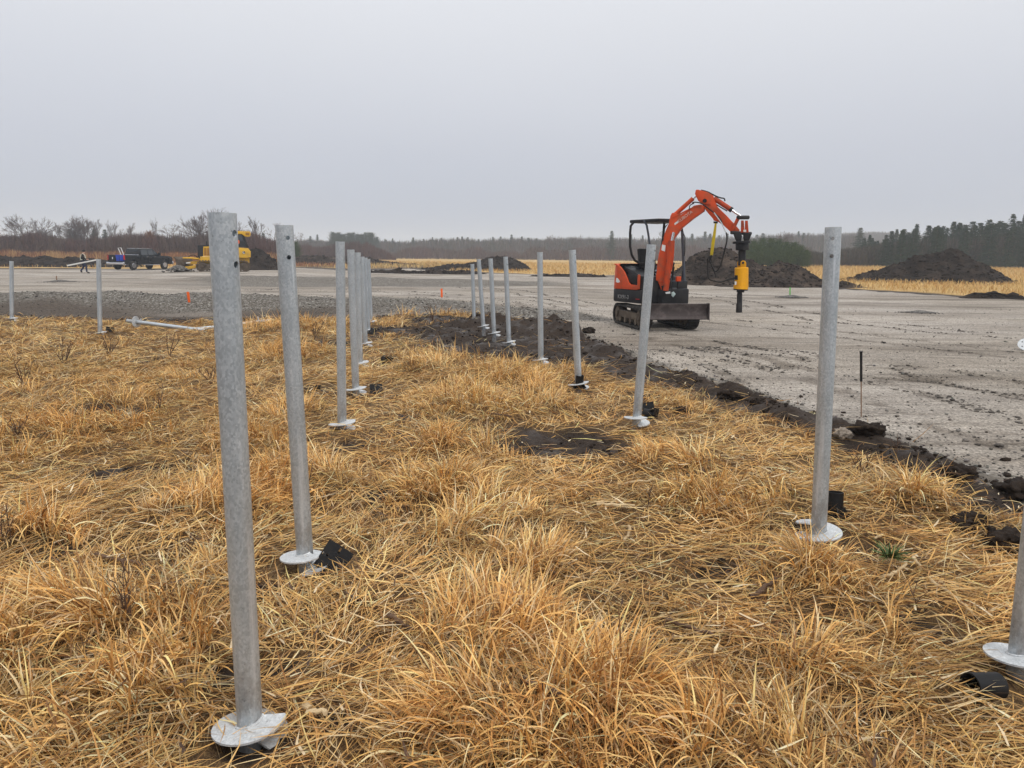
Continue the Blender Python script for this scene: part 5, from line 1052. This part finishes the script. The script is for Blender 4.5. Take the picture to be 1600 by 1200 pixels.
def spoil():
    pz = H1(g.x, g.y); n = 1500; a = RNG.uniform(0, 6.28, n); q = np.abs(RNG.normal(0, .5, n)); x = g.x + q * .7 * np.cos(a); y = g.y + q * .9 * np.sin(a); gr = np.clip(RNG.normal(.13, .05, (n, 1)), .04, .3) * np.array([[1, .93, .85]])
    me = stones('gravel_heap', x, y, np.full(n, .06) * (1 + .6 * RNG.random(n)), gr, M['stone'], .7, 0); co = np.empty(len(me.data.vertices) * 3, np.float32); me.data.vertices.foreach_get('co', co); co = co.reshape(-1, 3)
    co[:, 2] += .4 * np.exp(-(((co[:, 0] - g.x) / .6) ** 2 + ((co[:, 1] - g.y) / .9) ** 2)); me.data.vertices.foreach_set('co', co.ravel()); tag(me, 'grey gravel spilling in front of the bulldozer blade', 'gravel heap')
spoil()
# ================================================================ worker carrying a board
def skin(nodes, edges, mat, name, par, root_i=0, sub=2):
    me = bpy.data.meshes.new(name); me.from_pydata([tuple(n[0]) for n in nodes], edges, []); o = bpy.data.objects.new(name, me); COL.objects.link(o)
    sk = o.modifiers.new('s', 'SKIN'); 
    for i, n in enumerate(nodes):
        v = me.skin_vertices[0].data[i]; rr = n[1] if isinstance(n[1], tuple) else (n[1], n[1]); v.radius = rr; v.use_root = (i == root_i)
    sb = o.modifiers.new('u', 'SUBSURF'); sb.levels = sub; sb.render_levels = sub
    m2 = bpy.data.meshes.new_from_object(o.evaluated_get(bpy.context.evaluated_depsgraph_get())); o.modifiers.clear(); o.data = m2; m2.materials.clear(); m2.materials.append(mat); m2.shade_smooth(); o.parent = par; return o
b = at(131, 427, 57.0); pz = H1(b.x, b.y)
PX = thing('person', 'worker in black jacket with pale reflective bands, walking with a long white board', 'person', (b.x, b.y, pz), rz=R(26))
# local frame: x = walking direction (right in the picture), y = away from the camera
J = dict(pel=((0, 0, .95), .14), wai=((.0, 0, 1.08), .135), che=((.04, 0, 1.30), .155), nk=((.08, 0, 1.47), .065), hd0=((.11, 0, 1.54), .075), hd1=((.13, 0, 1.64), .095), hd2=((.13, 0, 1.72), .07))
nd = []; ed = []; ix = {}
def add_n(k, p, r, par=None):
    ix[k] = len(nd); nd.append((p, r)); 
    if par is not None: ed.append((ix[par], ix[k]))
pv = None
for k in ('pel', 'wai', 'che', 'nk', 'hd0', 'hd1', 'hd2'): add_n(k, J[k][0], J[k][1], pv); pv = k
add_n('nose', (.225, 0, 1.64), .018, 'hd1')
LEG = {}
for s_, (kx, kz, fx, fz, tx) in ((-1, (.20, .52, .22, .10, .42)), (1, (.02, .50, -.22, .16, -.08))):
    add_n('hip%d' % s_, (0.02, .09 * s_, .88), .095, 'pel'); add_n('kn%d' % s_, (kx, .1 * s_, kz), .06, 'hip%d' % s_); add_n('an%d' % s_, (fx, .1 * s_, fz), .042, 'kn%d' % s_); add_n('toe%d' % s_, (tx, .1 * s_, fz - .05), .038, 'an%d' % s_)
    add_n('sh%d' % s_, (.04, .19 * s_, 1.40), .06, 'che'); add_n('el%d' % s_, (.02 + .08 * (s_ < 0), .25 * s_, 1.14), .045, 'sh%d' % s_); add_n('wr%d' % s_, (.26, .16 * s_ - .06, 1.08), .032, 'el%d' % s_); add_n('pm%d' % s_, (.33, .14 * s_ - .07, 1.07), (.04, .02), 'wr%d' % s_)
    for q in range(4):
        yy = .14 * s_ - .07; z0 = 1.10 - .022 * q; add_n('f%d%d' % (s_, q), (.375, yy, z0), .0095, 'pm%d' % s_); add_n('g%d%d' % (s_, q), (.40 - .004 * q, yy + .03, z0 - .01), .009, 'f%d%d' % (s_, q)); add_n('h%d%d' % (s_, q), (.375, yy + .045, z0 - .012), .008, 'g%d%d' % (s_, q))
    add_n('t%d' % s_, (.33, .14 * s_ - .03, 1.10), .011, 'pm%d' % s_); add_n('u%d' % s_, (.365, .14 * s_ - .015, 1.105), .009, 't%d' % s_)
skin(nd, ed, M['skin'], 'body', PX, 0, 1)
def seg(keys, grow, mat, nm):
    sub_ = [(nd[ix[k]][0], (nd[ix[k]][1] if not isinstance(nd[ix[k]][1], tuple) else nd[ix[k]][1][0]) + grow) for k in keys]; mp_ = {ix[k]: i for i, k in enumerate(keys)}
    return skin(sub_, [(mp_[a], mp_[c]) for a, c in ed if a in mp_ and c in mp_], mat, nm, PX, 0, 1)
seg(['wai', 'pel', 'che', 'sh1', 'el1', 'wr1', 'sh-1', 'el-1', 'wr-1'], .028, M['jacket'], 'jacket')
seg(['pel', 'hip1', 'kn1', 'an1', 'hip-1', 'kn-1', 'an-1'], .018, M['jeans'], 'jeans')
for s_ in (1, -1): seg(['an%d' % s_, 'toe%d' % s_], .022, M['bracket'], 'boot')
ORG[PX] = Vector((0, 0, 0))
MB().ball((.125, 0, 1.70), .112, 8, (1, .95, .8)).build('hat', M['jacket'], PX)
for z, rr in ((1.05, .172),): MB().tube([(.0, 0, z - .025), (.0, 0, z + .025)], rr, 20).build('reflective_band', M['hivis'], PX)
for y in (-.10, .10): MB().tube([(.03 + .165, y, 1.08), (.19, y * 1.1, 1.25), (.17, y, 1.40), (.04, y, 1.505), (-.10, y, 1.40), (-.135, y, 1.25), (-.14, y, 1.08)], .022, 6).build('reflective_strap', M['hivis'], PX)
p0 = at(105, 415, 57.0); p1 = at(151, 406, 56.6)
dirv = (p1 - p0).normalized(); mb = MB(); nn_ = dirv.cross(Vector((0, -1, 0))).normalized()
cpt = Vector((b.x, b.y, pz)) ; mb.hexa([p0 - nn_ * .05 + Vector((0, -.02, 0)), p1 - nn_ * .05 + Vector((0, -.02, 0)), p1 - nn_ * .05 + Vector((0, .02, 0)), p0 - nn_ * .05 + Vector((0, .02, 0))], [p0 + nn_ * .05 + Vector((0, -.02, 0)), p1 + nn_ * .05 + Vector((0, -.02, 0)), p1 + nn_ * .05 + Vector((0, .02, 0)), p0 + nn_ * .05 + Vector((0, .02, 0))])
o = mb.build('board', M['plank'], None, loc=(p0 + p1) / 2, bevel=.004); tag(o, 'long white board carried by the walking worker', 'board')
# ================================================================ trees
m = Mat('bark', .9); nn = m.noise(6, 5, .6, (1, 1, .3)); m.col(m.ramp(nn, [(.3, (.045, .035, .03)), (.7, (.13, .105, .09))])); M['bark'] = m.m
m = Mat('fine twigs', .9); nn = m.noise(.8, 4); m.col(m.ramp(nn, [(.3, (.055, .036, .032)), (.7, (.12, .085, .072))])); M['twig'] = m.m
m = Mat('conifer needles', .85); nn = m.noise(1.1, 5, .7); m.col(m.ramp(nn, [(.28, (.010, .020, .012)), (.5, (.022, .042, .022)), (.75, (.045, .07, .035))])); M['needle'] = m.m
m = Mat('cedar foliage', .85); nn = m.noise(1.3, 5, .7); m.col(m.ramp(nn, [(.28, (.018, .034, .011)), (.5, (.045, .075, .022)), (.75, (.10, .13, .04))])); M['cedar'] = m.m
m = Mat('brown oak leaves', .85); nn = m.noise(1.5, 5, .7); m.col(m.ramp(nn, [(.3, (.09, .035, .015)), (.7, (.26, .12, .05))])); M['oakleaf'] = m.m
def bare_tree(seed, kind):
    rr = random.Random(seed); tv, tf, cv, cf = [], [], [], []
    def tube_(V_, F_, p, q, r0, r1, k):
        d = (q - p).normalized(); u = d.orthogonal().normalized(); v = d.cross(u); n = len(V_)
        for c_, r_ in ((p, r0), (q, r1)): V_.extend([tuple(c_ + (u * math.cos(2 * math.pi * j / k) + v * math.sin(2 * math.pi * j / k)) * r_) for j in range(k)])
        F_.extend([(n + j, n + (j + 1) % k, n + k + (j + 1) % k, n + k + j) for j in range(k)])
    def grow(p, d, L, r, lv):
        ns = 4 if lv < 2 else 2
        for i in range(ns):
            d = (d + Vector((rr.gauss(0, .10), rr.gauss(0, .10), rr.gauss(.02 if kind != 2 else .08, .06)))).normalized(); q = p + d * (L / ns); r1 = r * (.86 if lv < 2 else .75)
            if lv == 0: tube_(tv, tf, p, q, r, r1, 7)
            else: tube_(cv, cf, p, q, max(r, .020), max(r1, .013), 5 if lv == 1 else 3)
            if lv < 4 and (lv > 0 or i >= (1 if kind == 0 else 0)):
                for _ in range({0: 2, 1: 2, 2: 2, 3: 2, 4: 2}[lv]):
                    if rr.random() < (.75 if lv < 2 else .62):
                        a = rr.uniform(0, 6.28); w_ = {0: .75, 1: .5, 2: .28}[kind] * rr.uniform(.7, 1.3); o_ = Vector((math.cos(a), math.sin(a), 0)); dd = (d + (o_ - d * o_.dot(d)) * w_ * 1.3).normalized()
                        grow(q, dd, L * rr.uniform(.42, .68), r1 * rr.uniform(.4, .6), lv + 1)
            p, r = q, r1
        if lv in (0, 1, 2): 
            for _ in range(2):
                a = rr.uniform(0, 6.28); dd = (d + Vector((math.cos(a), math.sin(a), 0)) * .35).normalized(); grow(p, dd, L * .5, r * .7, lv + 1)
    if kind == 1:
        for j in range(3): grow(Vector((rr.gauss(0, .15), rr.gauss(0, .15), 0)), Vector((rr.gauss(0, .25), rr.gauss(0, .25), 1)).normalized(), 4.6, .12, 0)
    else: grow(Vector((0, 0, -.2)), Vector((rr.gauss(0, .05), rr.gauss(0, .05), 1)), 5.2, .17, 0)
    zmax = max(v[2] for v in cv)
    res = []
    for V_, F_, mt, nm in ((tv, tf, 'bark', 'trunk'), (cv, cf, 'twig', 'crown')):
        me = bpy.data.meshes.new(nm); me.from_pydata([(x * 10 / zmax, y * 10 / zmax, z * 10 / zmax) for x, y, z in V_], [], F_); me.materials.append(M[mt]); res.append((nm, me))
    return res
def conifer(seed, W0=2.1, dens=1.0, mat='needle', cedar=False):
    rg = np.random.default_rng(seed); rr = random.Random(seed); Hh = 10.0; P = []; Fs = []
    mb = MB(); mb.tube([(0, 0, -.2), (0, 0, 5), (0, 0, 9.9)], [.16, .1, .02], 6)
    z = .5 if cedar else .9
    while z < Hh - .15:
        t = z / Hh; rad = W0 * ((1 - t) ** (.72 if not cedar else .45)) * (1 if t > .12 else .75) * rr.uniform(.72, 1.1) + .06; nb = max(6, int((10 if not cedar else 12) * dens * (1 - t * .5)))
        for j in range(nb):
            a = 2 * math.pi * (j + rr.random()) / nb; L = rad * rr.uniform(.55, 1.15); d = Vector((math.cos(a), math.sin(a), (-.22 if not cedar else .9) + .35 * t)); sdv = Vector((-math.sin(a), math.cos(a), 0))
            k = max(4, int(L / .16))
            for i in range(k):
                s_ = (i + .6) / k; c_ = Vector((0, 0, z)) + d * (L * s_) + Vector((rr.gauss(0, .05), rr.gauss(0, .05), rr.gauss(0, .07))); w_ = .36 * (1 - .55 * s_) * rr.uniform(.7, 1.3)
                for sg in (-1, 1):
                    e = (sdv * sg + Vector((math.cos(a), math.sin(a), rr.uniform(-.5, .25))) * .6).normalized() * w_; f_ = Vector((rr.gauss(0, .4), rr.gauss(0, .4), 1)).normalized() * .075
                    n = len(P); P += [c_ - f_, c_ + e - f_ * .2, c_ + e * 1.1 + f_ * .3, c_ + f_]; Fs.append((n, n + 1, n + 2, n + 3))
        z += rr.uniform(.22, .34)
    me = bpy.data.meshes.new('crown'); me.from_pydata([tuple(p) for p in P], [], Fs); me.materials.append(M[mat])
    tm = bpy.data.meshes.new('trunk'); tm.from_pydata(mb.v, [], mb.f); tm.materials.append(M['bark'])
    return [('trunk', tm), ('crown', me)]
BT = [bare_tree(s_, k) for s_, k in ((1, 0), (2, 0), (3, 1), (4, 1), (5, 2), (6, 0), (7, 1), (8, 2))]
CT = [conifer(1, 3.0, .8), conifer(2, 2.5, .8), conifer(3, 3.5, .8), conifer(4, 2.1, .7)]
PT = [conifer(21, 2.4, 1, 'needle', True), conifer(22, 2.9, 1, 'needle', True)]
CD = [conifer(11, 3.2, 1.2, 'cedar', True), conifer(12, 3.9, 1.2, 'cedar', True), conifer(13, 2.8, 1.2, 'cedar', True)]
OK_ = [conifer(15, 3.6, .55, 'oakleaf', True)]
def place(name, proto, px, ytop, D, lab, cat, group, wf=1.0, rz=None, lean=0):
    b_ = at(px, 400, D); z = H1(b_.x, D); tp = at(px, ytop, D); h = (tp.z - z); t = thing(name, lab, cat, (b_.x, D, z), group, rz=random.uniform(0, 6.28) if rz is None else rz)
    s_ = h / 10; t.scale = (s_ * wf, s_ * wf, s_); t.rotation_euler.x = lean
    for nm, me in proto:
        o = bpy.data.objects.new(nm, me); COL.objects.link(o); o.parent = t
    return t
for px, yt, D, pi, wf, lab in [(28, 345, 150, 0, .9, 'spreading bare tree at the far left edge, above the black soil bank'), (48, 334, 165, 2, .9, 'tall many-stemmed bare tree, highest of the clump at the far left'), (8, 352, 158, 5, .8, 'small bare tree cut by the left edge of the photo'), (62, 350, 155, 6, .9, 'bare tree on the right side of the clump at the far left'),
        (80, 353, 150, 7, .35, 'thin straight dead stem between the left clump and the small forked tree'), (91, 347, 150, 4, .8, 'small forked bare tree with a short trunk, left of the walking worker'), (124, 334, 160, 3, 1.0, 'tall pale bare tree with spreading stems, right above the walking worker'), (140, 336, 170, 2, .8, 'bare tree with fine pale stems, just right of the tallest one over the worker'),
        (157, 341, 150, 4, .9, 'upright bare tree between two dark conifers, left of the pickup'), (168, 342, 158, 7, .8, 'slender upright bare tree above the tail of the pickup'), (203, 347, 190, 4, .7, 'faint pale bare tree above the pickup roof'), (188, 356, 180, 0, .8, 'low faint bare tree over the pickup bed'),
        (250, 339, 175, 7, .45, 'very thin tall bare tree above the bonnet of the pickup'), (277, 348, 150, 0, 1.1, 'round-topped bare tree left of the bulldozer hood'), (306, 338, 140, 1, 1.1, 'dark bare tree with wide crooked limbs above the bulldozer hood'), (330, 322, 150, 6, .9, 'dense tall bare tree partly behind the top of the nearest pile'),
        (345, 330, 158, 3, .8, 'tall bare tree hidden for the most part by the nearest pile'), (372, 345, 160, 5, .8, 'reddish bare tree above the bulldozer cab'), (399, 338, 165, 4, .8, 'pale slim bare tree between the bulldozer and the second pile'), (425, 346, 145, 5, .7, 'dark bare tree whose trunk meets the top of the second pile'),
        (474, 362, 230, 0, .9, 'low hazy bare tree right of the second pile'), (900, 366, 330, 3, .9, 'bare tree in the far wood above the slim pile with the tube'), (1218, 360, 230, 2, .9, 'reddish bare tree above the dark cedars'), (1034, 360, 300, 0, 1, 'hazy bare tree seen through the excavator canopy'), (868, 366, 330, 2, .9, 'bare tree in the far wood left of the slim pile with the tube')]:
    place('bare_tree', BT[pi], px, yt, D, lab, 'bare tree', 'bare trees along the field edge', wf)
for px, yt, D, pi, wf, lab in [(112, 357, 175, 2, 1.2, 'dark conifer right of the small forked tree, at the left'), (119, 359, 176, 0, 1.1, 'second dark conifer beside the worker, close to the first'), (150, 357, 170, 0, 1.2, 'dark conifer behind the tail of the pickup, left one'), (167, 358, 172, 2, 1.2, 'dark conifer behind the tail of the pickup, right one'),
        (413, 363, 180, 0, 1.2, 'small dark conifer between the bulldozer cab and the second pile'), (955, 360, 260, 2, 1.0, 'lone conifer standing above the far wood left of the excavator'), (985, 366, 300, 1, 1, 'conifer seen at the left bar of the excavator canopy'), (1428, 348, 150, 0, .9, 'conifer with a thin spire, first tall one right of the wooded hill'),
        (1341, 355, 210, 2, 1.2, 'broad hazy conifer right of the tall pile, under the wooded hill'), (1398, 358, 185, 1, 1.1, 'conifer left of the thin-spired one, on the right'), (1576, 332, 140, 0, .9, 'tallest conifer of the right-hand row'), (1595, 334, 142, 1, 1.0, 'conifer at the right edge, just right of the tallest')]:
    place('conifer', CT[pi], px, yt, D, lab, 'conifer', None, wf)
for i in range(15):   # dense hazy pine stand, left of centre
    place('pine_tree', PT[i % 2], 519 + i * 4.9 + random.uniform(-2, 2), 364.5 + random.uniform(-1.5, 2.5) + (4 if i == 14 else 0), 330 + random.uniform(-12, 12), 'hazy pine in the tight stand behind the left row of piles', 'pine', 'pines of the tight stand', 1.35)
for px, yt in [(602, 374), (614, 373), (646, 371.5), (676, 371), (690, 372), (715, 371), (722, 370), (731, 371), (770, 371), (782, 370), (799, 367), (815, 370), (825, 372), (838, 373), (497, 367), (486, 369), (604, 375), (1003, 368), (1080, 366), (1100, 362), (1108, 366), (1122, 368), (1135, 365), (1148, 367), (1190, 364), (1181, 367), (1245, 362), (1253, 364), (662, 374), (748, 374)]:
    place('spruce_tree', CT[random.randrange(4)], px, yt - 1, 370 + random.uniform(-25, 25), 'small hazy spruce pricking up out of the far wood behind the field', 'spruce', 'spruces of the far wood', random.uniform(.9, 1.3))
for px, yt in [(1382, 366), (1409, 357), (1447, 352), (1456, 356), (1466, 355), (1476, 354), (1485, 346), (1494, 346), (1503, 350), (1515, 345), (1527, 347), (1540, 342), (1549, 350), (1557, 343), (1563, 347), (1586, 344), (1610, 338), (1625, 342), (1640, 336), (1470, 352), (1533, 352), (1416, 362), (1567, 349)]:
    place('spruce_tree', CT[random.randrange(4)], px, yt, 148 + random.uniform(-8, 10), 'dark spruce in the row along the skyline at the right', 'spruce', 'dark spruces at the right skyline', random.uniform(.85, 1.6))
for i in range(64):
    px = random.uniform(1345, 1660); place('spruce_tree', CT[random.randrange(4)], px, 369 - (px - 1345) * .06 + random.uniform(-11, 12), random.uniform(124, 150), 'dark spruce inside the brown wood behind the tall soil heap at the right', 'spruce', 'spruces mixed into the right wood', random.uniform(1.0, 1.5))
for i, (px, yt, D) in enumerate([(1163, 385, 112), (1176, 377, 116), (1190, 373, 120), (1203, 374, 112), (1216, 376, 118), (1228, 379, 110), (1240, 380, 116), (1250, 385, 110), (1260, 391, 108), (1184, 384, 105), (1210, 386, 104), (1234, 388, 103)]):
    place('cedar_tree', CD[i % 3], px, yt, D, 'bushy dark green cedar in the thick clump behind the yellow auger drive', 'cedar', 'cedars behind the auger drive', 1.5)
place('oak_shrub', OK_[0], 236, 363, 135, 'shrub holding rusty brown leaves, behind the bonnet of the pickup', 'shrub', None, 1.0)
place('evergreen_shrub', CD[0], 474, 380, 135, 'olive green shrub showing right of the second pile', 'shrub', None, .9) if False else None
place('evergreen_shrub', CD[1], 463, 379, 140, 'rounded olive green shrub just right of the second pile top', 'shrub', None, 1.0)
# thickets and woods that read as one mass
def thicket(name, lab, n, pxr, Dr, sil, cols_, wd, seed, mat='brush', low=.25, amp=1.0):
    rg = np.random.default_rng(seed); D = rg.uniform(*Dr, n); px = rg.uniform(*pxr, n); x = (px - 800) / F * D * (1 / math.cos(PITCH)) * .985
    lob = fbm(px, D * .4, 22, 3, seed); yt = np.interp(px, [s_[0] for s_ in sil], [s_[1] for s_ in sil]) - 1.5 + 12 * np.clip(-lob - .1, -.3, 1) * amp + 3 * fbm(px, D * .9, 6, 2, seed + 9) * amp
    hor = 398 + (px - 800) * .00873; top = np.maximum(.8, EYE + (hor - yt) / F * D * .985)
    gz = H(x, D, False); top = np.maximum(.8, top - gz)
    fr_ = rg.random(n) ** .85; z0 = fr_ * top * .72; L = np.minimum(top - z0, top * rg.uniform(.22, .5, n)) * rg.uniform(.7, 1.05, n)
    st = rg.random(n) < low; z0[st] = 0; L[st] = top[st] * rg.uniform(.6, .98, st.sum())
    ci = np.clip(((fbm(px, D * 2, 30, 2, seed + 3) + 1) / 2 * len(cols_) + rg.normal(0, .5, n)).astype(int), 0, len(cols_) - 1)
    cc = np.array(cols_)[ci] * rg.normal(1, .16, (n, 1))
    blades(x, D, rg.uniform(0, 6.28, n), np.abs(rg.normal(.25, .3, n)), rg.normal(0, .4, n), L, wd * rg.uniform(.5, 1.4, n), 2, np.clip(cc, .01, .6), z0)
    M_s = M['straw']; M['straw'] = M['brush']; o_ = flush(name); M['straw'] = M_s; tag(o_, lab, 'thicket', kind='stuff')
m = Mat('brushwood', .9); m.col(m.attr('Col', 'Color')); M['brush'] = m.m
RB_ = [(.075, .036, .032), (.095, .05, .042), (.06, .034, .03), (.10, .066, .05), (.055, .034, .034)]
thicket('brush_thicket', 'dense reddish brown leafless thicket along the far left field edge', 60000, (-260, 445), (128, 172), [(-260, 366), (0, 367), (60, 365), (110, 370), (180, 368), (240, 366), (300, 364), (345, 362), (400, 362), (440, 372), (445, 378)], RB_, .11, 201)
thicket('brush_thicket', 'low dark thicket behind the left row of piles, in front of the hazy pines', 11000, (440, 620), (205, 235), [(440, 384), (475, 385), (520, 384), (545, 381), (575, 379), (595, 382), (608, 391), (620, 396)], RB_[:3], .11, 202)
thicket('tall_weeds', 'band of rusty orange dead weeds between the black soil bank and the left thicket', 26000, (-260, 450), (104, 124), [(-260, 390), (0, 389), (60, 391), (120, 392), (200, 392), (260, 394), (330, 394), (400, 392), (450, 394)], [(.24, .10, .045), (.30, .15, .06), (.17, .07, .04), (.40, .26, .12)], .07, 208, low=.6, amp=.3)
FW = [(.085, .068, .058), (.10, .075, .065), (.05, .052, .036), (.075, .06, .055), (.11, .082, .065)]
thicket('far_wood', 'hazy grey-brown wood across the middle distance', 70000, (430, 1330), (330, 420), [(430, 376), (500, 375), (560, 376), (610, 378), (650, 375), (700, 374), (780, 374), (850, 372), (900, 371), (960, 373), (1050, 372), (1100, 369), (1160, 367), (1250, 366), (1330, 366)], FW, .3, 203, amp=.45)
thicket('brush_fringe', 'dark brown brush along the foot of the far wood', 24000, (600, 1260), (255, 300), [(600, 396), (640, 390), (660, 388), (700, 393), (740, 388), (770, 391), (800, 392), (850, 387), (900, 386), (960, 385), (1000, 384), (1100, 384), (1260, 388)], RB_, .18, 204)
RW = [(.05, .043, .034), (.06, .056, .036), (.075, .058, .048), (.04, .042, .027), (.085, .07, .058)]
thicket('right_wood', 'dark brown and olive wood behind the tall soil heap at the right', 75000, (1235, 1800), (132, 168), [(1235, 392), (1300, 390), (1350, 384), (1400, 376), (1440, 372), (1480, 370), (1540, 367), (1600, 363), (1800, 360)], RW, .12, 205, amp=.7)
def hillwood(name, lab, n, cx_, cy_, sx, sy, cols_, seed):
    rg = np.random.default_rng(seed); x = rg.normal(cx_, sx, n); y = rg.normal(cy_, sy, n); cc = np.array(cols_)[rg.integers(0, len(cols_), n)] * rg.normal(1, .2, (n, 1))
    tp = 7 + 2 * fbm(x, y, 25, 3, seed); z0 = rg.random(n) * tp * .7
    blades(x, y, rg.uniform(0, 6.28, n), np.abs(rg.normal(.3, .3, n)), rg.normal(0, .4, n), (tp - z0) * rg.uniform(.4, 1, n), .4 * rg.uniform(.6, 1.5, n), 2, np.clip(cc, .01, .6), z0)
    M_s = M['straw']; M['straw'] = M['brush']; o_ = flush(name); M['straw'] = M_s; tag(o_, lab, 'wood', kind='stuff')
hillwood('hill_wood', 'leafless wood covering the hazy hill right of the tall pile', 45000, 300, 585, 90, 45, FW, 206)
hillwood('hill_wood', 'hazy wood on the low far rise behind the pine stand', 30000, -170, 660, 110, 50, FW[2:], 207)
# ================================================================ haze
hb = MB().box((0, 500, 24.5), (3100, 3500, 53)); m_ = bpy.data.materials.new('haze'); m_.use_nodes = True; t_ = m_.node_tree; t_.nodes.clear()
o1 = t_.nodes.new('ShaderNodeOutputMaterial'); v1 = t_.nodes.new('ShaderNodeVolumePrincipled'); v1.inputs['Color'].default_value = (.84, .91, 1, 1); v1.inputs['Density'].default_value = .00075; v1.inputs['Anisotropy'].default_value = .1
t_.links.new(v1.outputs[0], o1.inputs['Volume']); ho = hb.build('haze', m_, None, smooth=0, loc=(0, 500, 0)); tag(ho, kind='stuff')
